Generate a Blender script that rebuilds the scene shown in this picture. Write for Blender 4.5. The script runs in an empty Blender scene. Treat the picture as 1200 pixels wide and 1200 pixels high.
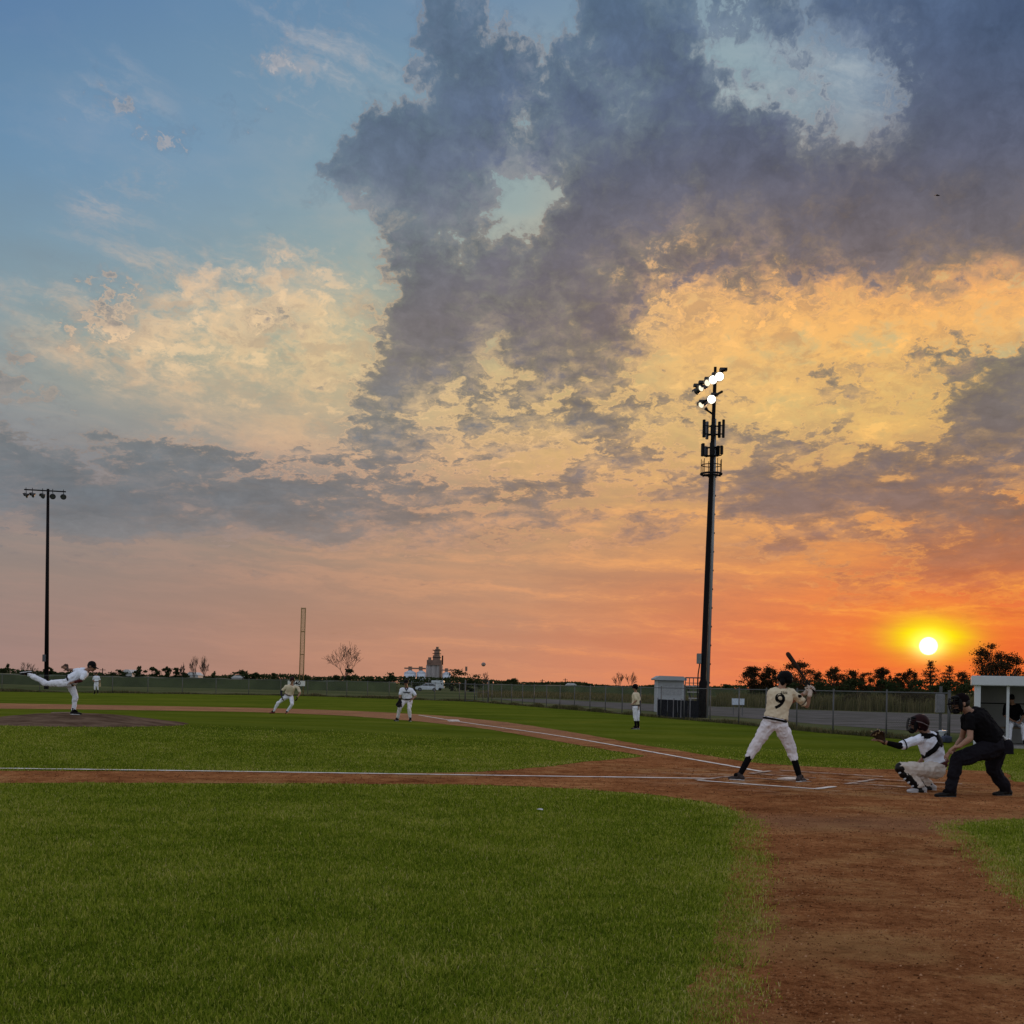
import bpy, bmesh, math, random
import numpy as np
from mathutils import Vector, Matrix, Quaternion, noise as mnoise
PI = math.pi
F = 1450.0; HY = 803.0; ROLL = math.radians(1.15); CAMH = 1.4
CR, SR = math.cos(ROLL), math.sin(ROLL)
scene = bpy.context.scene
COL = scene.collection
random.seed(7)

def ray(px, py):
    """direction (X/Y, Z/Y) of a point of the 1200 px photograph"""
    u = (px - 600) / F; v = (HY - py) / F
    return u * CR - v * SR, u * SR + v * CR

def s2l(c):
    return tuple(((x / 255) / 12.92 if x / 255 <= 0.04045 else (((x / 255) + 0.055) / 1.055) ** 2.4) for x in c)

# ---------------------------------------------------------------- render set-up
scene.view_settings.view_transform = 'Standard'
scene.view_settings.look = 'None'
scene.view_settings.exposure = 0.0
scene.view_settings.gamma = 1.0
scene.render.engine = 'CYCLES'
scene.cycles.max_bounces = 6
scene.cycles.diffuse_bounces = 3
scene.cycles.glossy_bounces = 2
scene.cycles.transparent_max_bounces = 24
scene.cycles.use_denoising = True
scene.cycles.sample_clamp_indirect = 3.0

cam = bpy.data.cameras.new('camera'); camo = bpy.data.objects.new('camera', cam); COL.objects.link(camo)
cam.sensor_width = 36; cam.sensor_fit = 'HORIZONTAL'; cam.lens = 36 * F / 1200.0
cam.shift_y = (HY - 600) / 1200.0
cam.clip_start = 0.1; cam.clip_end = 20000
camo.location = (0, 0, CAMH); camo.rotation_euler = (PI / 2, -ROLL, 0)
scene.camera = camo

# ---------------------------------------------------------------- node helper
class NT:
    def __init__(s, tree): s.t = tree; s.n = tree.nodes; s.l = tree.links
    def put(s, sock, v):
        if v is None: return
        if isinstance(v, bpy.types.NodeSocket): s.l.new(v, sock)
        else:
            try: sock.default_value = v
            except TypeError: sock.default_value = tuple(v) + (1.0,)
            except ValueError: sock.default_value = tuple(v) + (1.0,)
    def m(s, op, a, b=None, c=None, clamp=False):
        n = s.n.new('ShaderNodeMath'); n.operation = op; n.use_clamp = clamp
        for i, v in enumerate((a, b, c)): s.put(n.inputs[i], v)
        return n.outputs[0]
    def v(s, op, a, b=None, scale=None, out=0, c=None):
        n = s.n.new('ShaderNodeVectorMath'); n.operation = op
        s.put(n.inputs[0], a); s.put(n.inputs[1], b)
        if c is not None: s.put(n.inputs[2], c)
        if scale is not None: s.put(n.inputs['Scale'], scale)
        return n.outputs[out]
    def comb(s, x, y, z):
        n = s.n.new('ShaderNodeCombineXYZ')
        for i, v in enumerate((x, y, z)): s.put(n.inputs[i], v)
        return n.outputs[0]
    def sep(s, v):
        n = s.n.new('ShaderNodeSeparateXYZ'); s.put(n.inputs[0], v); return n.outputs
    def noise(s, v, scale, detail=4, rough=0.5, dist=0.0, lac=2.0, color=False):
        n = s.n.new('ShaderNodeTexNoise'); s.put(n.inputs['Vector'], v)
        n.inputs['Scale'].default_value = scale; n.inputs['Detail'].default_value = detail
        n.inputs['Roughness'].default_value = rough; n.inputs['Distortion'].default_value = dist
        n.inputs['Lacunarity'].default_value = lac
        return n.outputs['Color' if color else 'Fac']
    def ramp(s, f, stops, interp='LINEAR'):
        n = s.n.new('ShaderNodeValToRGB'); r = n.color_ramp; r.interpolation = interp
        e = r.elements
        while len(e) < len(stops): e.new(0.5)
        for k in range(len(stops)): e[k].position = k / max(1, len(stops))
        for k, (p, c) in enumerate(stops):
            c = tuple(c) if hasattr(c, '__len__') else (c, c, c)
            e[k].position = p; e[k].color = c + (1.0,) if len(c) == 3 else c
        s.put(n.inputs[0], f); return n.outputs[0]
    def mix(s, f, a, b, mode='MIX'):
        n = s.n.new('ShaderNodeMix'); n.data_type = 'RGBA'; n.blend_type = mode; n.clamp_factor = True
        s.put(n.inputs[0], f); s.put(n.inputs[6], a); s.put(n.inputs[7], b); return n.outputs[2]
    def sstep(s, x, a, b, t0=0.0, t1=1.0):
        n = s.n.new('ShaderNodeMapRange'); n.interpolation_type = 'SMOOTHSTEP'
        s.put(n.inputs[0], x)
        for k, v in enumerate((a, b, t0, t1)): s.put(n.inputs[k + 1], v)
        return n.outputs[0]
    def lin(s, x, a, b, t0=0.0, t1=1.0):
        n = s.n.new('ShaderNodeMapRange'); s.put(n.inputs[0], x)
        for k, v in enumerate((a, b, t0, t1)): s.put(n.inputs[k + 1], v)
        return n.outputs[0]
# ================================================================ SKY (world, by direction)
SUN_T = ray(1088, 757)
SUN_AZ = math.atan(SUN_T[0]); SUN_EL = math.atan(SUN_T[1] * math.cos(SUN_AZ))
DARK = """
000000112210883178887667677899
000000111212777888984444366999
012210221105887777788633446999
000110221127898788899643357999
000220000589996599999997778999
004132000399974159999999999999
012000000048996388998999999999
000000000025836898868888898889
017720021017998889747546545433
037832255238997889645434333344
632000123016995889842133234578
332000001268753666532233445589
221111111588655677766665523499
766776654665655555556666776776
898888878877766544455799999985
268888888888877767765567655788
001122222122222111221355567888
000000000000000000000222455566
000000000000000000000001111111
000000000000000000000000000000
"""
LIGHT = """
000000233321112110000001100000
001111233331121322002223321000
012220234432223211003334543100
023321012211102201100334331000
000230001000000110011111100000
015353100000000100010011100000
003200001111001011150020000000
012333334432000121487545430000
244456667653211003698998787788
145776776655532236899999998887
125666666665544444667676767665
122344455566776676666676666653
112344455666776777777666666652
011233456566777777765554455345
000001123344455555543222222245
000000112233334444433333444333
011111112222222222333333333433
011111111122222333333333333344
000111111111222222233333333333
000000000000000000000000000000
"""
def amap(txt):
    rows = [r for r in txt.strip().splitlines()]
    w = len(rows[0])
    a = np.zeros((len(rows), 30))
    for j, r in enumerate(rows):
        r = (r + '0' * 30)[:30]
        a[j] = [int(c) / 9.0 for c in r]
    return a
CX = [0, 150, 300, 450, 600, 750, 900, 1050, 1200]
CY = [0, 80, 160, 240, 320, 400, 460, 520, 580, 640, 700, 750, 800]
BASE = [
 [(92,126,166),(98,132,168),(104,138,170),(104,136,168),(112,140,168),(125,150,170),(140,160,172),(90,108,145),(80,98,135)],
 [(102,136,168),(108,141,170),(114,145,171),(118,148,170),(128,152,168),(140,164,172),(148,168,176),(120,140,165),(85,100,135)],
 [(106,142,174),(114,148,178),(120,150,174),(128,154,168),(145,165,170),(150,168,170),(155,170,172),(120,135,155),(100,110,135)],
 [(118,148,170),(124,152,174),(130,156,172),(140,162,168),(152,170,170),(185,172,150),(195,170,140),(185,158,132),(165,145,128)],
 [(130,154,166),(136,158,168),(144,162,165),(158,170,162),(170,172,158),(200,178,138),(222,182,125),(230,182,118),(230,188,128)],
 [(140,154,158),(160,166,154),(176,174,148),(182,178,150),(190,176,140),(200,178,130),(208,182,128),(206,184,134),(190,185,145)],
 [(142,150,152),(158,158,147),(174,166,144),(190,176,142),(205,180,128),(208,180,124),(208,182,126),(212,184,118),(205,180,120)],
 [(135,138,145),(145,145,145),(160,152,142),(180,162,138),(204,170,120),(206,170,116),(206,174,118),(208,170,110),(213,163,105)],
 [(135,130,132),(138,132,132),(146,136,132),(162,142,130),(203,165,120),(216,168,112),(222,165,105),(226,160,95),(220,145,85)],
 [(150,136,128),(152,136,126),(158,138,124),(170,142,120),(188,148,115),(205,152,108),(218,150,95),(228,145,80),(218,125,75)],
 [(152,132,124),(160,132,120),(168,134,118),(178,138,114),(190,142,112),(212,140,98),(228,134,84),(238,132,70),(230,116,70)],
 [(156,130,124),(165,132,120),(174,134,116),(190,138,112),(192,136,108),(216,136,96),(232,126,78),(246,128,56),(238,112,58)],
 [(160,130,122),(168,130,118),(180,132,114),(195,138,112),(208,138,105),(220,135,100),(232,122,78),(236,104,56),(226,92,50)]]
DCX = [0, 300, 600, 900, 1200]
DCY = [0, 160, 280, 400, 480, 560, 620, 680, 740, 800]
DARKC = [
 [(105,125,146),(101,120,142),(87,108,132),(83,102,130),(75,94,124)],
 [(107,126,144),(99,118,139),(88,100,124),(90,96,118),(90,95,114)],
 [(122,130,139),(110,122,134),(106,104,114),(110,101,106),(110,103,106)],
 [(128,122,122),(130,122,118),(114,106,110),(124,107,104),(112,106,106)],
 [(121,126,128),(125,128,128),(111,112,114),(128,114,106),(116,108,108)],
 [(110,117,124),(113,118,124),(132,120,116),(130,112,110),(122,106,104)],
 [(112,117,123),(116,118,122),(140,122,112),(142,114,105),(150,112,92)],
 [(138,126,118),(145,126,114),(170,130,106),(180,122,95),(196,112,72)],
 [(145,122,112),(160,126,106),(190,128,100),(215,118,75),(222,92,45)],
 [(150,122,110),(165,126,110),(195,128,100),(220,112,75),(215,78,40)]]
LITC = [
 [(190,190,195),(205,195,190),(205,195,188),(170,188,196),(160,175,190)],
 [(208,190,180),(210,196,185),(205,196,186),(190,196,196),(180,180,180)],
 [(226,192,166),(228,196,168),(230,192,150),(250,178,108),(245,165,100)],
 [(236,196,158),(228,202,156),(238,200,144),(252,186,104),(254,192,108)],
 [(206,178,156),(224,192,152),(238,200,138),(246,198,120),(250,196,104)],
 [(196,160,142),(214,168,142),(236,184,132),(246,184,112),(248,176,98)],
 [(190,150,134),(200,156,134),(236,170,118),(248,172,98),(252,170,88)],
 [(172,138,128),(194,150,126),(234,166,116),(254,172,88),(255,176,70)],
 [(168,136,126),(188,144,122),(230,158,110),(255,158,78),(255,162,52)],
 [(164,130,122),(182,134,116),(214,142,105),(240,125,75),(240,105,50)]]

def bil(tab, xs, ys, x, y):
    tab = np.asarray(tab, float)
    x = np.clip(x, xs[0], xs[-1]); y = np.clip(y, ys[0], ys[-1])
    i = min(len(xs) - 2, int(np.searchsorted(xs, x, 'right') - 1)); j = min(len(ys) - 2, int(np.searchsorted(ys, y, 'right') - 1))
    fx = (x - xs[i]) / (xs[i + 1] - xs[i]); fy = (y - ys[j]) / (ys[j + 1] - ys[j])
    return (tab[j, i] * (1 - fx) + tab[j, i + 1] * fx) * (1 - fy) + (tab[j + 1, i] * (1 - fx) + tab[j + 1, i + 1] * fx) * fy
def dir2px(az, el):
    tx = math.tan(az); tz = math.tan(el) / math.cos(az)
    u = tx * CR + tz * SR; v = -tx * SR + tz * CR
    return 600 + F * u, HY - F * v
EL0, EL1 = math.radians(-0.6), math.radians(31.0)
AZ0, AZ1 = math.radians(-24.0), math.radians(24.0)

def column(stops, nt, fac):
    g = bpy.data.node_groups.new('sky_column', 'ShaderNodeTree')
    g.interface.new_socket('e', in_out='INPUT', socket_type='NodeSocketFloat')
    g.interface.new_socket('Out', in_out='OUTPUT', socket_type='NodeSocketColor')
    n = NT(g); a = g.nodes.new('NodeGroupInput'); b = g.nodes.new('NodeGroupOutput')
    n.l.new(n.ramp(a.outputs[0], stops), b.inputs[0])
    q = nt.n.new('ShaderNodeGroup'); q.node_tree = g; nt.put(q.inputs[0], fac)
    return q.outputs[0]
def lattice(name, ncol, nrow, fn):
    """node group: ncol colour ramps over elevation, blended linearly in azimuth. inputs ax, ey in 0..1.
    Each column hangs on the running sum so that the shader works through them one after another."""
    grp = bpy.data.node_groups.new(name, 'ShaderNodeTree')
    grp.interface.new_socket('ax', in_out='INPUT', socket_type='NodeSocketFloat')
    grp.interface.new_socket('ey', in_out='INPUT', socket_type='NodeSocketFloat')
    grp.interface.new_socket('Out', in_out='OUTPUT', socket_type='NodeSocketVector')
    nt = NT(grp); gi = grp.nodes.new('NodeGroupInput'); go = grp.nodes.new('NodeGroupOutput')
    pos = nt.m('MULTIPLY', nt.m('MINIMUM', nt.m('MAXIMUM', gi.outputs[0], 0.0), 1.0), float(ncol - 1))
    ey = nt.m('ADD', gi.outputs[1], 0.0)
    acc = None
    for i in range(ncol):
        az = AZ0 + (AZ1 - AZ0) * i / (ncol - 1)
        stops = []
        for j in range(nrow):
            el = EL0 + (EL1 - EL0) * j / (nrow - 1)
            stops.append((j / (nrow - 1), fn(az, el)))
        e_i, p_i = (ey, pos) if acc is None else (nt.m('MULTIPLY_ADD', acc, 1e-7, ey), nt.m('MULTIPLY_ADD', acc, 1e-7, pos))
        c = column(stops, nt, e_i)
        w = nt.m('SUBTRACT', 1.0, nt.m('ABSOLUTE', nt.m('SUBTRACT', p_i, float(i))), clamp=True)
        acc = nt.v('SCALE', c, scale=w) if acc is None else nt.v('MULTIPLY_ADD', c, nt.comb(w, w, w), c=acc)
    nt.l.new(acc, go.inputs[0])
    return grp
def use(nt, grp, a, e):
    g = nt.n.new('ShaderNodeGroup'); g.node_tree = grp
    nt.put(g.inputs[0], a); nt.put(g.inputs[1], e)
    return g.outputs[0]

world = bpy.data.worlds.new('World'); scene.world = world; world.use_nodes = True
wt = world.node_tree; wt.nodes.clear(); W = NT(wt)

# group: cloud amounts (R dark, G light) at (ax, ey)
gD = np.array(amap(DARK)); gL = np.array(amap(LIGHT))
def cloud_fn(az, el):
    x, y = dir2px(az, el)
    xs = [20 + 40 * i for i in range(30)]; ys = [20 + 40 * j for j in range(20)]
    return (float(bil(gD, xs, ys, x, y)), float(bil(gL, xs, ys, x, y)), 0.0)
AMOUNT = lattice('cloud_amount', 37, 32, cloud_fn)

tc = wt.nodes.new('ShaderNodeTexCoord')
d = W.v('NORMALIZE', tc.outputs['Generated'])
dx, dy, dz = W.sep(d)[0:3]
az = W.m('ARCTAN2', dx, dy)
el = W.m('ARCSINE', dz)
elp = W.m('MAXIMUM', el, 0.0)
# noise domain: flattened towards the horizon
q = W.comb(az, W.m('MULTIPLY', W.m('LOGARITHM', W.m('ADD', elp, 0.12), math.e), 0.60), 0.0)
def nrm(a, lo, hi): return W.m('DIVIDE', W.m('SUBTRACT', a, lo), hi - lo)
wv = W.v('SUBTRACT', W.noise(q, 9.0, 5, 0.6, color=True), (0.5, 0.5, 0.5))
wv2 = W.v('SUBTRACT', W.noise(W.v('ADD', q, (3.1, 1.7, 0.4)), 34.0, 4, 0.6, color=True), (0.5, 0.5, 0.5))
wsum = W.v('ADD', W.v('SCALE', wv, scale=0.060), W.v('SCALE', wv2, scale=0.030))
wx, wy = W.sep(wsum)[0:2]
# less vertical warping near the horizon
wyk = W.m('MULTIPLY', wy, W.lin(elp, 0.0, 0.35, 0.25, 1.0))
bq = W.comb(W.m('MULTIPLY', az, 9.0), W.m('ADD', W.m('MULTIPLY', el, 60.0), W.m('MULTIPLY', az, -8.0)), 2.2)
bars = W.noise(W.v('ADD', bq, W.v('SCALE', wv, scale=2.0)), 1.0, 6, 0.6)
def dens(ox, oy):
    a = W.m('ADD', az, W.m('ADD', wx, ox)); e = W.m('ADD', el, W.m('ADD', wyk, oy))
    s = W.sep(use(W, AMOUNT, nrm(a, AZ0, AZ1), nrm(e, EL0, EL1)))
    qq = W.v('ADD', q, (ox, oy * 1.2, 0.0))
    qw = W.v('ADD', qq, W.v('SCALE', wv2, scale=0.02))
    f1 = W.noise(qw, 17.0, 10, 0.60)
    f2 = W.noise(W.v('ADD', qw, (7.7, 2.2, 1.0)), 58.0, 7, 0.64)
    f = W.m('ADD', W.m('MULTIPLY', W.m('SUBTRACT', f1, 0.5), 2.0), W.m('MULTIPLY', W.m('SUBTRACT', f2, 0.5), W.m('ADD', 1.05, W.m('MULTIPLY', s[1], 0.30))))
    f3 = W.noise(W.v('ADD', qw, (1.7, 6.2, 5.0)), 150.0, 5, 0.62)
    f = W.m('ADD', f, W.m('MULTIPLY', W.m('SUBTRACT', f3, 0.5), 0.42))
    f = W.m('ADD', f, W.m('MULTIPLY', W.m('MULTIPLY', W.m('SUBTRACT', bars, 0.5), 1.5), W.sstep(el, 0.26, 0.15)))
    f = W.m('MULTIPLY', f, W.sstep(s[0], 1.15, 0.62, 0.55, 1.0))
    return s[0], s[1], f
D0, L0, f0 = dens(0.0, 0.0)
c0 = W.m('ADD', D0, f0)
D1, L1, f1_ = dens(0.010, -0.016)     # towards the sun
c1 = W.m('ADD', D1, f1_)
relief = W.m('SUBTRACT', c0, c1)      # >0: thins out towards the sun -> lit side

ax0, ey0 = nrm(az, AZ0, AZ1), nrm(el, EL0, EL1)
wa = W.m('ADD', ax0, W.m('MULTIPLY', wx, 0.5)); we = W.m('ADD', ey0, W.m('MULTIPLY', wyk, 0.35))
def col_fn(tab, xs, ys):
    def fn(a, e):
        x, y = dir2px(a, e); return s2l(tuple(bil(tab, xs, ys, x, y)))
    return fn
A = use(W, lattice('sky_colours', 11, 20, col_fn(BASE, CX, CY)), wa, we)
B = use(W, lattice('sky_colours', 7, 16, col_fn(DARKC, DCX, DCY)), wa, we)
C = use(W, lattice('sky_colours', 7, 16, col_fn(LITC, DCX, DCY)), wa, we)

# thin streaky veil modulating the clear sky
qs = W.comb(W.m('MULTIPLY', az, 1.0), W.m('MULTIPLY', W.m('LOGARITHM', W.m('ADD', W.m('ADD', elp, W.m('MULTIPLY', az, 0.05)), 0.05), math.e), 0.9), 3.3)
st = W.noise(W.v('ADD', qs, W.v('SCALE', wv, scale=0.05)), 11.0, 7, 0.6)
st2 = W.noise(W.v('ADD', qs, (5.0, 1.0, 2.0)), 5.0, 4, 0.5)
veilamp = W.ramp(ey0, [(0.0, 0.55), (0.25, 0.5), (0.5, 0.52), (0.75, 0.12), (1.0, 0.05)])
veil = W.m('MULTIPLY', W.m('SUBTRACT', W.m('ADD', W.m('MULTIPLY', st, 0.65), W.m('MULTIPLY', st2, 0.35)), 0.5), W.m('MULTIPLY', veilamp, 3.2))
sky = W.mix(W.m('MAXIMUM', veil, 0.0), A, C)
sky = W.mix(W.m('MAXIMUM', W.m('MULTIPLY', veil, -1.0), 0.0), sky, B)

# bright thin cloud
lc = W.m('ADD', L0, W.m('MULTIPLY', f0, 0.75))
lmask = W.m('MULTIPLY', W.sstep(lc, 0.42, 0.86), W.lin(el, 0.30, 0.42, 0.85, 0.62))
lmask = W.m('MULTIPLY', lmask, W.sstep(W.m('ADD', L0, 0.0), 0.02, 0.22))
sky = W.mix(lmask, sky, C)

# ripples and small broken pieces inside the bright sheet
rq = W.v('ADD', W.v('MULTIPLY', q, (1.0, 1.25, 1.0)), W.v('SCALE', wv2, scale=0.035))
rip = W.noise(rq, 42.0, 8, 0.66)
rip2 = W.noise(W.v('ADD', rq, (4.0, 9.0, 2.0)), 17.0, 7, 0.62)
rl = W.m('MULTIPLY', W.sstep(L0, 0.25, 0.75), W.sstep(el, 0.08, 0.16))
mid = W.mix(0.55, B, C)
sky = W.mix(W.m('MULTIPLY', W.m('MULTIPLY', W.sstep(W.m('ADD', W.m('MULTIPLY', rip, .5), W.m('MULTIPLY', rip2, .5)), 0.50, 0.41), 0.75), rl), sky, mid)
sky = W.mix(W.m('MULTIPLY', W.m('MULTIPLY', W.sstep(W.m('ADD', W.m('MULTIPLY', rip, .6), W.m('MULTIPLY', rip2, .4)), 0.53, 0.62), 0.75), rl), sky, W.v('SCALE', C, scale=1.12))
# cirrus: fine fibres falling to the right, only where the light cloud map asks for it
cz = W.comb(W.m('ADD', W.m('MULTIPLY', az, 5.0), W.m('MULTIPLY', el, 4.0)), W.m('SUBTRACT', W.m('MULTIPLY', el, 26.0), W.m('MULTIPLY', az, -7.0)), 1.3)
cn = W.noise(W.v('ADD', cz, W.v('SCALE', wv, scale=1.2)), 1.0, 7, 0.65)
cir = W.m('MULTIPLY', W.sstep(cn, 0.46, 0.72), W.m('MULTIPLY', W.sstep(W.m('ADD', L0, W.m('MULTIPLY', wx, 2.0)), 0.04, 0.40), W.sstep(el, 0.12, 0.2)))
sky = W.mix(W.m('MULTIPLY', cir, 0.60), sky, C)
# long thin bars low over the horizon
hz = W.comb(W.m('MULTIPLY', az, 3.2), W.m('ADD', W.m('MULTIPLY', el, 62.0), W.m('MULTIPLY', az, 3.0)), 4.1)
hn = W.noise(W.v('ADD', hz, W.v('SCALE', wv, scale=2.2)), 1.0, 7, 0.62)
hn2 = W.noise(W.v('ADD', W.v('MULTIPLY', hz, (0.8, 0.35, 1)), (9, 4, 2)), 1.0, 6, 0.6)
low = W.sstep(el, 0.24, 0.10)
hamp = W.m('MULTIPLY', low, W.lin(az, -0.35, 0.25, 0.15, 0.95))
sky = W.mix(W.m('MULTIPLY', W.m('MULTIPLY', W.sstep(W.m('ADD', W.m('MULTIPLY', hn, .6), W.m('MULTIPLY', hn2, .4)), 0.47, 0.60), 0.95), hamp), sky, C)
sky = W.mix(W.m('MULTIPLY', W.m('MULTIPLY', W.sstep(W.m('ADD', W.m('MULTIPLY', hn, .5), W.m('MULTIPLY', hn2, .5)), 0.49, 0.36), 0.60), hamp), sky, B)

# dark cumulus: a soft fringe, then the body
fringe = W.m('MULTIPLY', W.sstep(c0, 0.28, 0.55), W.lin(elp, 0.05, 0.25, 0.22, 0.32))
body = W.sstep(c0, 0.485, 0.565)
lit = W.m('MULTIPLY', relief, 2.0, clamp=True)
edge = W.m('SUBTRACT', 1.0, W.sstep(c0, 0.46, 0.74))
warm = W.m('ADD', W.m('MULTIPLY', L0, 1.15, clamp=True), 0.10)
litmax = W.m('MAXIMUM', W.m('MULTIPLY', lit, W.m('MULTIPLY', W.sstep(c0, 1.05, 0.55), warm)), W.m('MULTIPLY', edge, warm))
inner = W.noise(W.v('ADD', q, W.v('SCALE', wv2, scale=0.03)), 24.0, 8, 0.62)
shade = W.m('MULTIPLY', W.m('ADD', W.m('MULTIPLY', relief, 1.0), W.m('MULTIPLY', W.m('SUBTRACT', inner, 0.5), 1.25)), W.lin(elp, 0.1, 0.3, 0.5, 1.0))
Bm = W.v('SCALE', B, scale=W.lin(shade, -0.55, 0.55, 0.68, 1.26))
Bm = W.mix(W.m('MULTIPLY', W.sstep(c0, 1.05, 0.55), 0.30), Bm, A)
cl = W.mix(W.m('MULTIPLY', litmax, 0.95), Bm, W.v('SCALE', C, scale=1.08))
B = W.v('MULTIPLY', B, (0.90, 0.85, 0.92))
sky = W.mix(fringe, sky, W.mix(0.45, B, A))
sky = W.mix(W.m('MULTIPLY', body, W.lin(elp, 0.02, 0.14, 0.80, 0.97)), sky, cl)

# glow round the sun and the disc itself
sa = W.m('SUBTRACT', az, SUN_AZ); se = W.m('SUBTRACT', el, SUN_EL)
def gauss(rx, ry, oy=0.0):
    a = W.m('DIVIDE', sa, math.radians(rx)); b = W.m('DIVIDE', W.m('SUBTRACT', se, math.radians(oy)), math.radians(ry))
    return W.m('EXPONENT', W.m('MULTIPLY', W.m('ADD', W.m('MULTIPLY', a, a), W.m('MULTIPLY', b, b)), -1.0))
streak = W.lin(st, 0.35, 0.65, 0.8, 1.15)
wide = W.m('MULTIPLY', gauss(5.5, 2.4), 0.26)
sky = W.mix(W.m('MULTIPLY', wide, streak), sky, s2l((252, 112, 24)))
sky = W.mix(W.m('MULTIPLY', W.m('MULTIPLY', gauss(1.60, 0.78, 0.40), streak), 1.3, clamp=True), sky, (1.0, 0.80, 0.0, 1))
core = W.m('MULTIPLY', gauss(0.60, 0.50), 0.8)
sky = W.v('ADD', sky, W.v('SCALE', (1.0, 0.85, 0.35), scale=core))
rr = W.m('SQRT', W.m('ADD', W.m('MULTIPLY', sa, sa), W.m('MULTIPLY', se, se)))
disc = W.sstep(rr, math.radians(0.42), math.radians(0.30))
sky = W.v('ADD', sky, W.v('SCALE', (4.0, 3.6, 2.2), scale=disc))

# the rest of the sky vault (beside, above and behind the camera): dusk Nishita plus broken grey cloud
ns = wt.nodes.new('ShaderNodeTexSky'); ns.sky_type = 'NISHITA'; ns.sun_disc = False
ns.sun_elevation = SUN_EL; ns.sun_rotation = SUN_AZ; ns.dust_density = 1.5; ns.air_density = 1.0
back = W.v('SCALE', ns.outputs[0], scale=0.35)
bc = W.noise(W.v('MULTIPLY', d, (1, 1, 2.0)), 2.2, 7, 0.6)
back = W.mix(0.6, back, (0.72, 0.74, 0.86, 1))
back = W.mix(W.m('MULTIPLY', W.sstep(bc, 0.45, 0.65), 0.7), back, (0.60, 0.57, 0.60, 1))
front = W.m('MULTIPLY', W.sstep(W.m('ABSOLUTE', az), math.radians(60), math.radians(26)), W.sstep(el, math.radians(50), math.radians(30.5)))
sky = W.mix(front, back, sky)
bg = wt.nodes.new('ShaderNodeBackground'); W.put(bg.inputs[0], sky); bg.inputs[1].default_value = 1.0
wo = wt.nodes.new('ShaderNodeOutputWorld'); wt.links.new(bg.outputs[0], wo.inputs[0])
world.cycles.sampling_method = 'MANUAL'; world.cycles.sample_map_resolution = 512

sun = bpy.data.lights.new('sun', 'SUN'); sun.energy = 1.0; sun.angle = math.radians(0.6); sun.color = (1.0, 0.55, 0.25)
suno = bpy.data.objects.new('sun', sun); COL.objects.link(suno)
sdir = Vector((math.sin(SUN_AZ) * math.cos(SUN_EL), math.cos(SUN_AZ) * math.cos(SUN_EL), math.sin(SUN_EL)))
suno.rotation_euler = (-sdir).to_track_quat('-Z', 'Y').to_euler()
suno.location = (0, 0, 30)
# ================================================================ MATERIALS
MATS = {}
def mat(name, col, rough=0.8, var=0.18, scale=8.0, bump=0.0, bscale=40.0, metal=0.0, spec=0.3, col2=None, coords='Object', stretch=(1, 1, 1)):
    if name in MATS: return MATS[name]
    m = bpy.data.materials.new(name); m.use_nodes = True; t = m.node_tree; t.nodes.clear(); N = NT(t)
    tc = t.nodes.new('ShaderNodeTexCoord'); p = N.v('MULTIPLY', tc.outputs[coords], stretch)
    f = N.noise(p, scale, 5, 0.6)
    c2 = col2 if col2 else tuple(min(1, c * (1 + var)) for c in col)
    c1 = tuple(c * (1 - var) for c in col)
    c = N.ramp(f, [(0.3, c1), (0.7, c2)])
    b = t.nodes.new('ShaderNodeBsdfPrincipled'); N.put(b.inputs['Base Color'], c)
    b.inputs['Roughness'].default_value = rough; b.inputs['Metallic'].default_value = metal
    b.inputs['Specular IOR Level'].default_value = spec
    if bump:
        bn = t.nodes.new('ShaderNodeBump'); bn.inputs['Strength'].default_value = bump; bn.inputs['Distance'].default_value = 0.02
        N.put(bn.inputs['Height'], N.noise(p, bscale, 4, 0.6)); N.put(b.inputs['Normal'], bn.outputs[0])
    o = t.nodes.new('ShaderNodeOutputMaterial'); t.links.new(b.outputs[0], o.inputs[0])
    MATS[name] = m; return m
def emit(name, col, strength):
    m = bpy.data.materials.new(name); m.use_nodes = True; t = m.node_tree; t.nodes.clear()
    e = t.nodes.new('ShaderNodeEmission'); e.inputs[0].default_value = col + (1,); e.inputs[1].default_value = strength
    o = t.nodes.new('ShaderNodeOutputMaterial'); t.links.new(e.outputs[0], o.inputs[0]); return m

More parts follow.
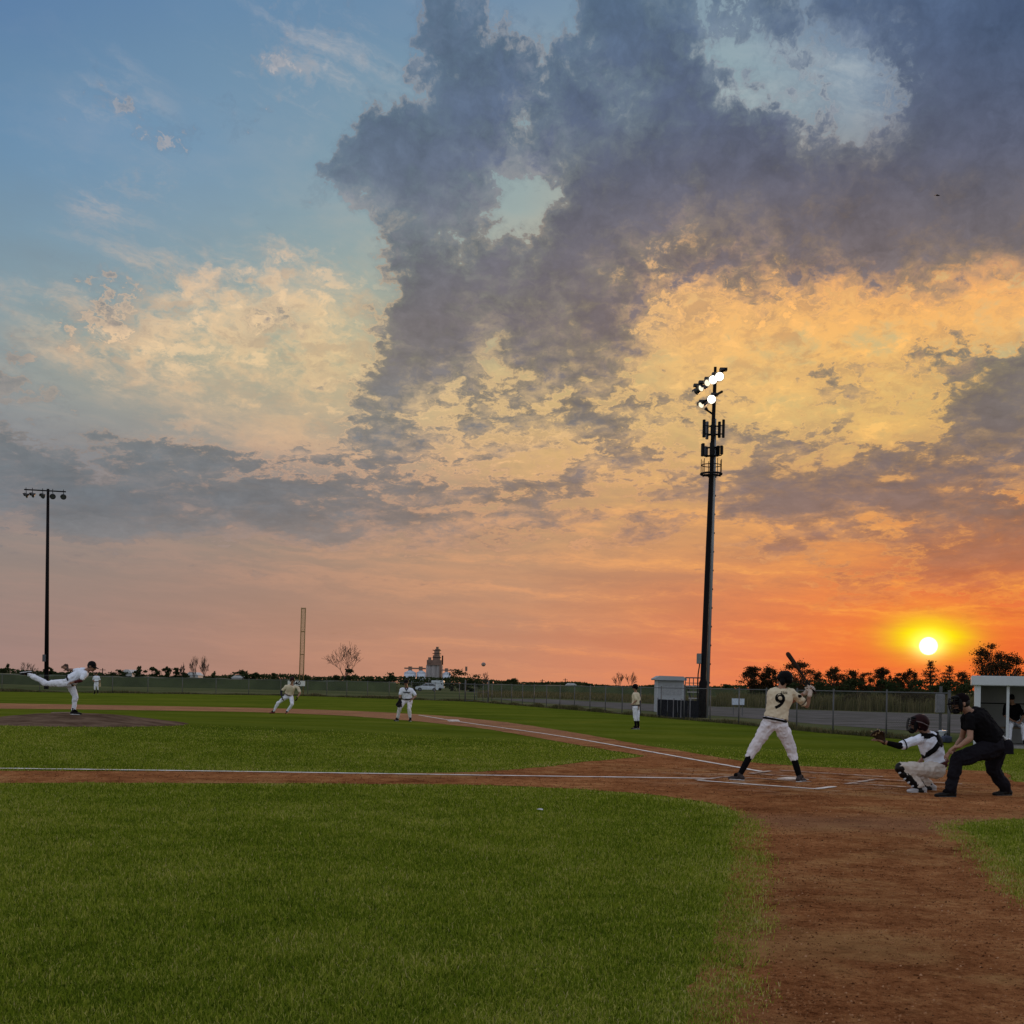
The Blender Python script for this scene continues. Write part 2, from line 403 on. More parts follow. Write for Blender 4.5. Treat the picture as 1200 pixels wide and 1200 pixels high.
# ================================================================ OBJECTS
def tag(o, label=None, cat=None, group=None, kind=None):
    if label: o['label'] = label
    if cat: o['category'] = cat
    if group: o['group'] = group
    if kind: o['kind'] = kind
    return o
def link(name, me, m=None, parent=None, smooth=False):
    o = bpy.data.objects.new(name, me); COL.objects.link(o)
    if m is not None:
        me.materials.clear(); me.materials.append(m)
    if smooth: me.shade_smooth()
    if parent is not None: o.parent = parent
    return o
def empty(name, loc=(0, 0, 0), rz=0.0):
    o = bpy.data.objects.new(name, None); COL.objects.link(o); o.location = loc; o.rotation_euler = (0, 0, rz)
    o.empty_display_size = 0.2
    return o
class MB:
    """collects shapes, links them as ONE mesh"""
    def __init__(s): s.v = []; s.f = []
    def add(s, vs, fs):
        k = len(s.v); s.v += [tuple(v) for v in vs]; s.f += [tuple(i + k for i in f) for f in fs]; return s
    def box(s, c, d, rz=0.0, taper=1.0, bev=0.0):
        hx, hy, hz = d[0] / 2, d[1] / 2, d[2] / 2; ca, sa = math.cos(rz), math.sin(rz); vs = []
        for z, t in ((-hz, 1.0), (hz, taper)):
            for x, y in ((-hx, -hy), (hx, -hy), (hx, hy), (-hx, hy)):
                x *= t; y *= t; vs.append((c[0] + x * ca - y * sa, c[1] + x * sa + y * ca, c[2] + z))
        return s.add(vs, [(3, 2, 1, 0), (4, 5, 6, 7), (0, 1, 5, 4), (1, 2, 6, 5), (2, 3, 7, 6), (3, 0, 4, 7)])
    def tube(s, pts, rad, n=8, caps=True):
        pts = [Vector(p) for p in pts]
        if not hasattr(rad, '__len__'): rad = [rad] * len(pts)
        vs = []; prev = None
        for i, p in enumerate(pts):
            d = (pts[min(i + 1, len(pts) - 1)] - pts[max(i - 1, 0)])
            d = d.normalized() if d.length > 1e-9 else Vector((0, 0, 1))
            if prev is None:
                a = d.orthogonal().normalized()
            else:
                a = (prev - d * prev.dot(d)); a = a.normalized() if a.length > 1e-6 else d.orthogonal().normalized()
            prev = a; b = d.cross(a)
            for k in range(n):
                t = 2 * PI * k / n; vs.append(p + (a * math.cos(t) + b * math.sin(t)) * rad[i])
        fs = []
        for i in range(len(pts) - 1):
            for k in range(n):
                k2 = (k + 1) % n; fs.append((i * n + k, i * n + k2, (i + 1) * n + k2, (i + 1) * n + k))
        if caps: fs.append(tuple(range(n))[::-1]); fs.append(tuple((len(pts) - 1) * n + k for k in range(n)))
        return s.add(vs, fs)
    def ell(s, c, r, M=None, n=12, m=8, cut=None):
        """ellipsoid, M a 3x3 whose columns are the axes"""
        c = Vector(c); M = M or Matrix.Identity(3); vs = [c + M @ Vector((0, 0, r[2]))]
        for i in range(1, m):
            a = PI * i / m
            for k in range(n):
                t = 2 * PI * k / n
                vs.append(c + M @ Vector((r[0] * math.sin(a) * math.cos(t), r[1] * math.sin(a) * math.sin(t), r[2] * math.cos(a))))
        vs.append(c + M @ Vector((0, 0, -r[2]))); fs = []
        for k in range(n): fs.append((0, 1 + k, 1 + (k + 1) % n))
        for i in range(m - 2):
            for k in range(n):
                a0 = 1 + i * n + k; a1 = 1 + i * n + (k + 1) % n; fs.append((a0, a0 + n, a1 + n, a1))
        L = len(vs) - 1
        for k in range(n): fs.append((L, 1 + (m - 2) * n + (k + 1) % n, 1 + (m - 2) * n + k))
        return s.add(vs, fs)
    def cap(s, p0, p1, r0, r1, n=10):
        """round-ended tapered capsule"""
        p0, p1 = Vector(p0), Vector(p1); d = (p1 - p0); L = d.length
        if L < 1e-6: return s.ell(p0, (r0, r0, r0))
        d /= L; pts = []; rs = []
        for k in range(5):
            a = PI / 2 * (1 - k / 4); pts.append(p0 - d * r0 * math.sin(a) * 0.999); rs.append(max(1e-3, r0 * math.cos(a)))
        for k in range(5):
            a = PI / 2 * (k / 4); pts.append(p1 + d * r1 * math.sin(a) * 0.999); rs.append(max(1e-3, r1 * math.cos(a)))
        return s.tube(pts, rs, n)
    def lathe(s, prof, c=(0, 0, 0), n=24):
        vs = []; fs = []
        for r, z in prof:
            for k in range(n):
                t = 2 * PI * k / n; vs.append((c[0] + r * math.cos(t), c[1] + r * math.sin(t), c[2] + z))
        for i in range(len(prof) - 1):
            for k in range(n):
                k2 = (k + 1) % n; fs.append((i * n + k, i * n + k2, (i + 1) * n + k2, (i + 1) * n + k))
        fs.append(tuple(range(n))[::-1]); fs.append(tuple((len(prof) - 1) * n + k for k in range(n)))
        return s.add(vs, fs)
    def prism(s, poly, y0, y1):
        """poly in (x,z), extruded along y"""
        n = len(poly); vs = [(x, y0, z) for x, z in poly] + [(x, y1, z) for x, z in poly]
        fs = [tuple(range(n)), tuple(range(n, 2 * n))[::-1]]
        for k in range(n): fs.append((k, k + n, (k + 1) % n + n, (k + 1) % n))
        return s.add(vs, fs)
    def mesh(s, name):
        me = bpy.data.meshes.new(name); me.from_pydata(s.v, [], s.f); me.validate(); return me
    def build(s, name, m, parent=None, smooth=False, bevel=0.0):
        me = s.mesh(name)
        bm = bmesh.new(); bm.from_mesh(me); bmesh.ops.recalc_face_normals(bm, faces=bm.faces)
        if bevel: bmesh.ops.bevel(bm, geom=bm.edges[:], offset=bevel, segments=2, affect='EDGES', clamp_overlap=True)
        bm.to_mesh(me); bm.free()
        return link(name, me, m, parent, smooth)
def remesh(mb, name, vox, smooth=6, disp=0.0, dscale=12.0, seed=0.0, flat_z=None):
    """one continuous skin over all collected shapes"""
    me = mb.mesh(name); o = bpy.data.objects.new('tmp', me); COL.objects.link(o)
    r = o.modifiers.new('r', 'REMESH'); r.mode = 'VOXEL'; r.voxel_size = vox
    if smooth:
        sm = o.modifiers.new('s', 'SMOOTH'); sm.factor = 0.5; sm.iterations = smooth
    dg = bpy.context.evaluated_depsgraph_get(); me2 = bpy.data.meshes.new_from_object(o.evaluated_get(dg), depsgraph=dg)
    bpy.data.objects.remove(o); bpy.data.meshes.remove(me); me2.name = name
    if disp:
        n = len(me2.vertices); nor = [v.normal.copy() for v in me2.vertices]
        for i, v in enumerate(me2.vertices):
            p = v.co * dscale + Vector((seed, seed * 1.7, 0))
            w = mnoise.noise(Vector((p.x, p.y, p.z * 0.6)) + 1.5 * mnoise.noise_vector(p * 0.5))
            v.co = v.co + nor[i] * disp * (w - abs(mnoise.noise(p * 1.9)) * 0.8)
    if flat_z is not None:
        for v in me2.vertices:
            if v.co.z < flat_z: v.co.z = flat_z
    me2.shade_smooth()
    return me2
# local frame helper: put the mesh data of an object relative to its parent's base
def rebase(root, kids):
    loc = root.location.copy()
    for k in kids:
        if k.type == 'MESH': k.data.transform(Matrix.Translation(-loc))
# ================================================================ FIELD GEOMETRY
P = Vector((4.65, 19.28)); AX = math.radians(146.25); A1 = math.radians(104.0); A3 = math.radians(188.5)
dirA = Vector((math.cos(AX), math.sin(AX))); dirN = Vector((-math.sin(AX), math.cos(AX)))
if dirN.y > 0: dirN = -dirN                       # towards the camera side
d1 = Vector((math.cos(A1), math.sin(A1))); d3 = Vector((math.cos(A3), math.sin(A3)))
MC = P + dirA * 18.0; MR = 2.6
def crown(x, y):
    d2 = (x - MC.x) ** 2 + (y - MC.y) ** 2
    return 0.33 * np.exp(-d2 / 95.0)
def mound(x, y):
    d = np.sqrt((x - MC.x) ** 2 + (y - MC.y) ** 2)
    return 0.17 * np.clip((MR - d) / (MR - 0.9), 0, 1) ** 1.1
def TZ(x, y): return float(crown(x, y)) + float(mound(x, y))
def at(px, py, z=None):
    """ground point seen at a place of the photograph"""
    tx, tz = ray(px, py); zz = 0.0 if z is None else z
    for _ in range(1 if z is not None else 12):
        Y = (zz - CAMH) / tz
        if z is None: zz = 0.5 * zz + 0.5 * float(crown(tx * Y, Y))
    return Vector((tx * Y, Y, zz))
def pt(px, py, Y):
    tx, tz = ray(px, py); return Vector((tx * Y, Y, CAMH + tz * Y))

def px_poly(l): return np.array([tuple(at(*p))[:2] for p in l])
def densify(p, closed=True, n=6):
    """Catmull-Rom through the points"""
    p = [np.array(q, float) for q in p]; out = []; N = len(p)
    for i in range(N):
        a, b, c, d = p[i - 1], p[i], p[(i + 1) % N], p[(i + 2) % N]
        for k in range(n):
            t = k / n
            out.append(0.5 * ((2 * b) + (c - a) * t + (2 * a - 5 * b + 4 * c - d) * t * t + (3 * b - a - 3 * c + d) * t ** 3))
    return np.array(out)
DIRT_OUT = densify(px_poly([(-350,914),(-150,916),(0,917.5),(200,918),(400,918.5),(600,921.5),(720,928),(800,936),(860,947),(890,960),(903,985),(908,1050),(904,1110),(890,1200),(880,1290),(900,1500),
    (1500,1500),(1500,1200),(1330,1118),(1200,1066),(1150,1028),(1112,992),(1092,969),(1130,961),(1200,958.5),(1300,957),(1450,956),(1450,920),(1300,918),(1200,917),(1184,914),(1176,906),(1130,903),(1060,902),(1000,901),(900,895.5),(850,889),(800,880.5),
    (740,871),(690,861.5),(640,853.3),(600,847.5),(560,843),(500,837.7),(400,832.7),(300,829.7),(200,827.8),(100,826),(0,824.3),(-150,822),(-350,820)]))
INFIELD = densify(px_poly([(-350,903.4),(-150,903.4),(0,903.6),(300,905.2),(480,906.4),(560,904.6),(620,901),(680,894),(730,889),(752,886.6),(742,883.6),(700,877),(650,868.3),(600,859.6),(560,853.2),(500,846.5),(460,843),(400,838.7),(300,834.7),(200,833),(100,831.5),(0,830.5),(-150,829),(-350,827.5)]))
def sdf(poly, X, Y):
    """positive inside"""
    shp = X.shape; x = X.ravel(); y = Y.ravel(); best = np.full(x.shape, 1e9); ins = np.zeros(x.shape, bool)
    n = len(poly)
    for i in range(n):
        ax, ay = poly[i]; bx, by = poly[(i + 1) % n]; ex, ey = bx - ax, by - ay
        L = ex * ex + ey * ey + 1e-12
        t = np.clip(((x - ax) * ex + (y - ay) * ey) / L, 0, 1)
        d = (x - ax - t * ex) ** 2 + (y - ay - t * ey) ** 2
        np.minimum(best, d, out=best)
        c = ((ay > y) != (by > y))
        with np.errstate(divide='ignore', invalid='ignore'):
            xi = ex * (y - ay) / (ey if ey != 0 else 1e-12) + ax
        ins ^= c & (x < xi)
    d = np.sqrt(best); d[~ins] *= -1
    return d.reshape(shp)
def vnoise(x, y, f, seed=0):
    """cheap value noise, vectorised"""
    x = np.asarray(x) * f + seed * 17.3; y = np.asarray(y) * f + seed * 9.1
    xi = np.floor(x).astype(np.int64); yi = np.floor(y).astype(np.int64); fx = x - xi; fy = y - yi
    fx = fx * fx * (3 - 2 * fx); fy = fy * fy * (3 - 2 * fy)
    def h(a, b):
        v = (a * 374761393 + b * 668265263 + seed * 974711) & 0xffffffff
        v = ((v ^ (v >> 13)) * 1274126177) & 0xffffffff
        return ((v ^ (v >> 16)) & 0xffff) / 65535.0
    return (h(xi, yi) * (1 - fx) + h(xi + 1, yi) * fx) * (1 - fy) + (h(xi, yi + 1) * (1 - fx) + h(xi + 1, yi + 1) * fx) * fy
def dirt_s(X, Y):
    s = np.minimum(sdf(DIRT_OUT, X, Y), -sdf(INFIELD, X, Y))
    s = s + 0.34 * np.clip((15.0 - Y) / 2.5, 0, 1) * np.clip((X + 1.0) / 2.0, 0, 1) + (vnoise(X, Y, 1.3, 1) - 0.5) * 0.09 * np.clip(Y / 16, .25, 1) + (vnoise(X, Y, 6.0, 2) - 0.5) * 0.09 + (vnoise(X, Y, 17.0, 3) - 0.5) * 0.05
    return s
def clip_mesh(xs, ys, sfun, zoff, hole=None):
    X, Y = np.meshgrid(xs, ys); S = sfun(X, Y)
    Z = crown(X, Y) + zoff
    v = []; f = []; idx = {}
    ny, nx = X.shape
    pos = S > 0
    vid = np.full(X.shape, -1, np.int64); k = 0
    vi = np.argwhere(pos)
    for j, i in vi: vid[j, i] = k; k += 1
    v = [(X[j, i], Y[j, i], Z[j, i]) for j, i in vi]
    cnt = pos[:-1, :-1].astype(int) + pos[1:, :-1] + pos[:-1, 1:] + pos[1:, 1:]
    for j, i in np.argwhere(cnt == 4):
        f.append((vid[j, i], vid[j, i + 1], vid[j + 1, i + 1], vid[j + 1, i]))
    def edge(a, b):
        key = (a, b) if a < b else (b, a)
        if key in idx: return idx[key]
        s0, s1 = S[a], S[b]; t = s0 / (s0 - s1)
        v.append((X[a] + (X[b] - X[a]) * t, Y[a] + (Y[b] - Y[a]) * t, Z[a] + (Z[b] - Z[a]) * t)); idx[key] = len(v) - 1
        return idx[key]
    for j, i in np.argwhere((cnt > 0) & (cnt < 4)):
        c = [(j, i), (j, i + 1), (j + 1, i + 1), (j + 1, i)]; poly = []
        for a, b in zip(c, c[1:] + c[:1]):
            if pos[a]: poly.append(int(vid[a]))
            if pos[a] != pos[b]: poly.append(edge(a, b))
        if len(poly) >= 3: f.append(tuple(poly))
    return v, f

# ---------------------------------------------------------------- materials of the ground
def ground_mat(name, build):
    m = bpy.data.materials.new(name); m.use_nodes = True; t = m.node_tree; t.nodes.clear(); N = NT(t)
    geo = t.nodes.new('ShaderNodeNewGeometry'); b = t.nodes.new('ShaderNodeBsdfPrincipled')
    b.inputs['Specular IOR Level'].default_value = 0.0
    build(N, geo.outputs['Position'], b, t)
    o = t.nodes.new('ShaderNodeOutputMaterial'); t.links.new(b.outputs[0], o.inputs[0]); return m
def turf_colour(N, p):
    a = N.noise(p, 0.16, 3, 0.5); b_ = N.noise(p, 0.9, 4, 0.6); c = N.noise(N.v('MULTIPLY', p, (1, 1, 0)), 9.0, 4, 0.7)
    f = N.m('ADD', N.m('ADD', N.m('MULTIPLY', a, 0.4), N.m('MULTIPLY', b_, 0.3)), N.m('MULTIPLY', c, 0.3))
    return N.ramp(f, [(0.36, (0.052, 0.078, 0.007)), (0.5, (0.092, 0.120, 0.010)), (0.62, (0.142, 0.154, 0.018))])
def b_turf(N, p, b, t):
    col = turf_colour(N, p)
    # mower stripes across the outfield, faint
    s = N.sep(p); st = N.m('SINE', N.m('ADD', N.m('MULTIPLY', s[1], 1.1), N.m('MULTIPLY', s[0], 0.25)))
    col = N.mix(N.m('MULTIPLY', N.m('ADD', st, 1.0), 0.12), col, (0.15, 0.18, 0.03, 1))
    far = N.lin(s[1], 55, 120, 0, 1)
    fg = N.noise(p, 0.05, 5, 0.6)
    N.put(b.inputs['Base Color'], col); b.inputs['Roughness'].default_value = 0.9
    bn = t.nodes.new('ShaderNodeBump'); bn.inputs['Strength'].default_value = 0.9; bn.inputs['Distance'].default_value = 0.03
    N.put(bn.inputs['Height'], N.noise(p, 28, 4, 0.7)); N.put(b.inputs['Normal'], bn.outputs[0])
def b_dirt(N, p, b, t):
    a = N.noise(p, 0.45, 5, 0.6); c = N.noise(p, 2.6, 7, 0.66); d = N.noise(p, 14, 8, 0.72); g = N.noise(N.v('ADD', p, (3, 8, 0)), 85, 3, 0.75)
    f = N.m('ADD', N.m('ADD', N.m('MULTIPLY', a, 0.22), N.m('MULTIPLY', c, 0.26)), N.m('ADD', N.m('MULTIPLY', d, 0.30), N.m('MULTIPLY', g, 0.22)))
    col = N.ramp(f, [(0.40, (0.105, 0.034, 0.013)), (0.47, (0.310, 0.118, 0.046)), (0.53, (0.46, 0.190, 0.075)), (0.60, (0.68, 0.350, 0.150))])
    cr = N.sstep(d, 0.60, 0.72); col = N.mix(N.m('MULTIPLY', cr, 0.6), col, (0.46, 0.27, 0.12, 1))
    dk = N.sstep(d, 0.42, 0.32); col = N.mix(N.m('MULTIPLY', dk, 0.65), col, (0.045, 0.015, 0.007, 1))
    s = N.sep(p)
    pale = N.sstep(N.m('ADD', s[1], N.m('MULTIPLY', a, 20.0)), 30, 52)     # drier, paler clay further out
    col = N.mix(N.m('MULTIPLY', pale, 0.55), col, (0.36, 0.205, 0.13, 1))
    dry = N.sstep(N.m('ADD', N.m('MULTIPLY', N.noise(N.v('ADD', p, (2.0, 1.0, 0)), 0.40, 4, 0.6), 0.7), N.m('MULTIPLY', c, 0.3)), 0.50, 0.64)
    col = N.mix(N.m('MULTIPLY', dry, 0.62), col, (0.50, 0.285, 0.115, 1))
    # trodden band where the clay meets the turf corner behind home
    bx = N.m('MULTIPLY', N.sstep(N.m('ABSOLUTE', N.m('SUBTRACT', s[1], N.m('ADD', 12.6, N.m('MULTIPLY', a, 1.2)))), 1.3, 0.2), 0.45)
    col = N.mix(bx, col, (0.38, 0.215, 0.125, 1))
    # ground scuffed by feet round the plate
    rp = N.v('DISTANCE', p, (4.5, 19.2, 0.0), out=1)
    sc = N.noise(N.v('ADD', p, (11, 5, 0)), 2.1, 6, 0.7)
    near = N.sstep(rp, 3.4, 1.2)
    col = N.mix(N.m('MULTIPLY', N.m('MULTIPLY', N.sstep(sc, 0.50, 0.60), near), 0.75), col, (0.50, 0.32, 0.20, 1))
    col = N.mix(N.m('MULTIPLY', N.m('MULTIPLY', N.sstep(sc, 0.46, 0.38), near), 0.75), col, (0.10, 0.038, 0.020, 1))
    N.put(b.inputs['Base Color'], col); b.inputs['Roughness'].default_value = 0.95
    h = N.m('ADD', N.m('MULTIPLY', N.noise(p, 7, 8, 0.74), 1.0), N.m('MULTIPLY', g, 0.22))
    bn = t.nodes.new('ShaderNodeBump'); bn.inputs['Strength'].default_value = 1.0; bn.inputs['Distance'].default_value = 0.10
    N.put(bn.inputs['Height'], h); N.put(b.inputs['Normal'], bn.outputs[0])
def b_mound(N, p, b, t):
    f = N.noise(N.v('MULTIPLY', p, (1, 2, 1)), 1.6, 6, 0.65)
    col = N.ramp(f, [(0.35, (0.075, 0.045, 0.030)), (0.6, (0.17, 0.115, 0.080))])
    N.put(b.inputs['Base Color'], col); b.inputs['Roughness'].default_value = 0.95
    bn = t.nodes.new('ShaderNodeBump'); bn.inputs['Strength'].default_value = 1.0; bn.inputs['Distance'].default_value = 0.04
    N.put(bn.inputs['Height'], N.noise(p, 10, 6, 0.7)); N.put(b.inputs['Normal'], bn.outputs[0])
def b_gravel(N, p, b, t):
    f = N.noise(N.v('MULTIPLY', p, (1, 1.5, 1)), 0.35, 7, 0.65)
    col = N.ramp(f, [(0.35, (0.075, 0.075, 0.055)), (0.52, (0.125, 0.115, 0.11)), (0.7, (0.19, 0.17, 0.155))])
    N.put(b.inputs['Base Color'], col); b.inputs['Roughness'].default_value = 0.95
def b_rough(N, p, b, t):
    f = N.noise(N.v('MULTIPLY', p, (0.5, 1.0, 1)), 0.10, 7, 0.65)
    col = N.ramp(f, [(0.35, (0.040, 0.060, 0.020)), (0.5, (0.085, 0.095, 0.040)), (0.68, (0.16, 0.145, 0.075))])
    N.put(b.inputs['Base Color'], col); b.inputs['Roughness'].default_value = 0.95
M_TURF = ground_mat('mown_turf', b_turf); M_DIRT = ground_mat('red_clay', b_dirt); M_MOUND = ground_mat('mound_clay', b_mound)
M_GRAVEL = ground_mat('gravel', b_gravel); M_ROUGH = ground_mat('rough_grass', b_rough)

def raw_mesh(name, v, f):
    me = bpy.data.meshes.new(name); me.from_pydata(v, [], f); return me
def axis(segs):
    out = []
    for a, b, st in segs: out += list(np.arange(a, b - 1e-9, st))
    out.append(segs[-1][1]); return np.array(out)
# ---- ground: one sheet to the horizon
xs = axis([(-9000, -1000, 2000), (-1000, -200, 200), (-200, -50, 15), (-50, 30, 0.5), (30, 200, 17), (200, 1000, 200), (1000, 9000, 2000)])
ys = axis([(-60, -2, 6), (-2, 62, 0.5), (62, 130, 8), (130, 600, 47), (600, 10000, 940)])
X, Y = np.meshgrid(xs, ys); Z = crown(X, Y); Z[Z < 1e-3] = 0
v = np.stack([X.ravel(), Y.ravel(), Z.ravel()], 1).tolist(); nx = len(xs)
f = [(j * nx + i, j * nx + i + 1, (j + 1) * nx + i + 1, (j + 1) * nx + i) for j in range(len(ys) - 1) for i in range(nx - 1)]
tag(link('ground', raw_mesh('ground', v, f), M_TURF, smooth=True), 'mown green grass of the baseball field', kind='structure')
# ---- infield dirt
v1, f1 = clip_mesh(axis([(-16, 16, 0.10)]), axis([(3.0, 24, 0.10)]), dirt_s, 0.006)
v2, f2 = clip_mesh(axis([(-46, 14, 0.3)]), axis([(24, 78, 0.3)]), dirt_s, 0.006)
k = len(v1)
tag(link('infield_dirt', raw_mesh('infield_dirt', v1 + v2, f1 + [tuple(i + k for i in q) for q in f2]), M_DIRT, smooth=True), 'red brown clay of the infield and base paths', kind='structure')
# ---- pitcher's mound
mb = MB(); rings = 22; seg = 72; vs = []; fs = []
for r in range(rings + 1):
    for s_ in range(seg):
        a = 2 * PI * s_ / seg; R_ = (MR + 0.12 * (mnoise.noise(Vector((math.cos(a) * 3, math.sin(a) * 3, 0))))) * r / rings
        x, y = MC.x + R_ * math.cos(a), MC.y + R_ * math.sin(a)
        vs.append((x, y, TZ(x, y) + (0.012 if r < rings else -0.005) + 0.012 * mnoise.noise(Vector((x * 3, y * 3, 0)))))
for r in range(rings):
    for s_ in range(seg):
        s2 = (s_ + 1) % seg; fs.append((r * seg + s_, r * seg + s2, (r + 1) * seg + s2, (r + 1) * seg + s_))
tag(link('pitchers_mound', raw_mesh('pitchers_mound', vs, fs), M_MOUND, smooth=True), 'low brown clay mound in the infield grass', kind='structure')
RB = P + dirA * 18.44
mb = MB().box((RB.x, RB.y, TZ(RB.x, RB.y) + 0.03), (0.61, 0.15, 0.025), math.atan2(dirN.y, dirN.x))
tag(mb.build('pitching_rubber', mat('dirty_rubber', (0.24, 0.17, 0.13), 0.8), bevel=0.005), 'white rubber slab set in the top of the mound', 'pitching rubber')

# ---- chalk
def b_chalk(N, p, b, t):
    f = N.noise(N.v('MULTIPLY', p, (1, 1.6, 1)), 7, 6, 0.7)
    N.put(b.inputs['Base Color'], N.ramp(f, [(0.30, (0.24, 0.14, 0.09)), (0.40, (0.60, 0.52, 0.46)), (0.6, (0.80, 0.76, 0.72))])); b.inputs['Roughness'].default_value = 1
def b_worn(N, p, b, t):
    f = N.noise(N.v('MULTIPLY', p, (1, 1.6, 1)), 5, 6, 0.7)
    N.put(b.inputs['Base Color'], N.ramp(f, [(0.40, (0.20, 0.095, 0.055)), (0.56, (0.50, 0.40, 0.33)), (0.70, (0.74, 0.68, 0.64))])); b.inputs['Roughness'].default_value = 1
M_CHALK = ground_mat('chalk', b_chalk); M_WORN = ground_mat('scuffed_chalk', b_worn)
def strip(mb, a, b, w=0.10, seed=0, z=0.013):
    a = Vector(a[:2]); b = Vector(b[:2]); L = (b - a).length; n = max(2, int(L / 0.12)); d = (b - a) / L; s = Vector((-d.y, d.x)); vs = []; fs = []
    for i in range(n + 1):
        t = i / n; c = a + (b - a) * t; c = c + s * 0.03 * mnoise.noise(Vector((t * L * 0.4, seed, 2)))
        for sg in (-1, 1):
            ww = w / 2 * (1 + 0.45 * mnoise.noise(Vector((t * L * 3.5, seed + sg * 5, 0))) + 0.25 * mnoise.noise(Vector((t * L * 11, seed + sg * 9, 4))))
            q = c + s * sg * ww; vs.append((q.x, q.y, float(crown(q.x, q.y)) + z))
    for i in range(n): fs.append((2 * i, 2 * i + 2, 2 * i + 3, 2 * i + 1))
    mb.add(vs, fs)
def chalk(name, segs, m, label, w=0.10):
    mb = MB()
    for k, (a, b) in enumerate(segs): strip(mb, a, b, w, k * 3.1 + len(name), 0.013 + 0.002 * k)
    return tag(link(name, mb.mesh(name), m), label, kind='structure')
chalk('foul_line', [(P + d3 * 1.55, P + d3 * 34)], M_CHALK, 'white chalk line along the near base path to third base', 0.115)
chalk('foul_line', [(P + d1 * 1.7, P + d1 * 36)], M_CHALK, 'white chalk line running away to first base', 0.115)
Pc = P + dirA * 0.216
def loc(a, n): return Pc + dirA * a + dirN * n
chalk('batters_box_line', [(loc(0.93, 1.58), loc(-0.98, 1.62)), (loc(-0.95, 1.60), loc(-0.98, 1.0))], M_CHALK, 'chalk outline of the near batting box', 0.10)
chalk('batters_box_line', [(loc(0.93, 0.42), loc(-0.4, 0.38)), (loc(0.95, 1.55), loc(0.92, 0.42)), (loc(-0.95, 0.42), loc(-0.98, -0.9)), (loc(-0.2, -0.38), loc(0.93, -0.42)), (loc(0.93, -0.4), loc(0.93, -1.3)),
      (loc(0.9, -1.58), loc(-0.9, -1.58)), (loc(-1.0, 0.3), loc(-2.0, 0.35)), (loc(-0.95, -0.9), loc(-2.3, -0.95))], M_WORN, 'scuffed chalk marks around home plate', 0.10)
# home plate
def pl(a, n): q = P + dirA * a + dirN * n; return q
pts = [pl(0, 0), pl(0.216, 0.216), pl(0.432, 0.216), pl(0.432, -0.216), pl(0.216, -0.216)]
vs = [(q.x, q.y, 0.008) for q in pts] + [(q.x, q.y, 0.030) for q in pts]
mb = MB().add(vs, [(0, 1, 2, 3, 4), (5, 6, 7, 8, 9)] + [(i, (i + 1) % 5, (i + 1) % 5 + 5, i + 5) for i in range(5)])
tag(mb.build('home_plate', mat('dusty_rubber', (0.5, 0.44, 0.40), 0.7, 0.3, 12, col2=(0.7, 0.66, 0.62))), 'dusty white five sided home plate between the chalk boxes', 'home plate')
# first base bag
B1 = P + d1 * 27.2 - Vector((d1.y, -d1.x)) * 0.2
mb = MB().box((B1.x, B1.y, 0.045), (0.38, 0.38, 0.08), A1)
tag(mb.build('first_base_bag', mat('canvas_white', (0.72, 0.68, 0.66), 0.7), bevel=0.02), 'square white base bag beside the far chalk line', 'base bag')

# ---- ground beyond the fences
def sheet(name, l, m, z, label, kind='structure', world=False):
    p = [tuple(q) for q in (l if world else px_poly(l))]
    me = raw_mesh(name, [(x, y, z) for x, y in p], [tuple(range(len(p)))])
    bm = bmesh.new(); bm.from_mesh(me); bmesh.ops.recalc_face_normals(bm, faces=bm.faces)
    for fc in bm.faces:
        if fc.normal.z < 0: fc.normal_flip()
    bm.to_mesh(me); bm.free()
    return tag(link(name, me, m), label, kind=kind)
FENCE_L = [Vector((q[0], q[1], 0)) for q in px_poly([(-140, 808.7), (100, 811.8), (353, 815.4), (556, 822.5)])]
FENCE_R = [Vector((q[0], q[1], 0)) for q in px_poly([(556, 822.5), (690, 833.5), (765, 840.2), (865, 848.8), (970, 859.3), (1055, 866), (1112, 870.5)])]
fl = FENCE_L + FENCE_R[1:]
rim = [(q.x, q.y) for q in fl]
sheet('rough_ground', [(rim[0][0] - 300, rim[0][1] + 20)] + [(x - 0.2, y + 0.4) for x, y in rim] + [(60, 32), (900, 40), (900, 2500), (-1500, 2500), (-1500, 160)], M_ROUGH, 0.010, 'rough unmown grass beyond the fence', world=True)
sheet('gravel_lot', [(575, 819), (640, 819.5), (700, 822.5), (780, 826), (860, 829.3), (1000, 834), (1140, 838), (1400, 842), (1400, 866), (1140, 861), (1055, 856), (970, 850), (865, 841), (765, 834), (690, 828), (620, 823)], M_GRAVEL, 0.020, 'grey gravel parking lot behind the fence')

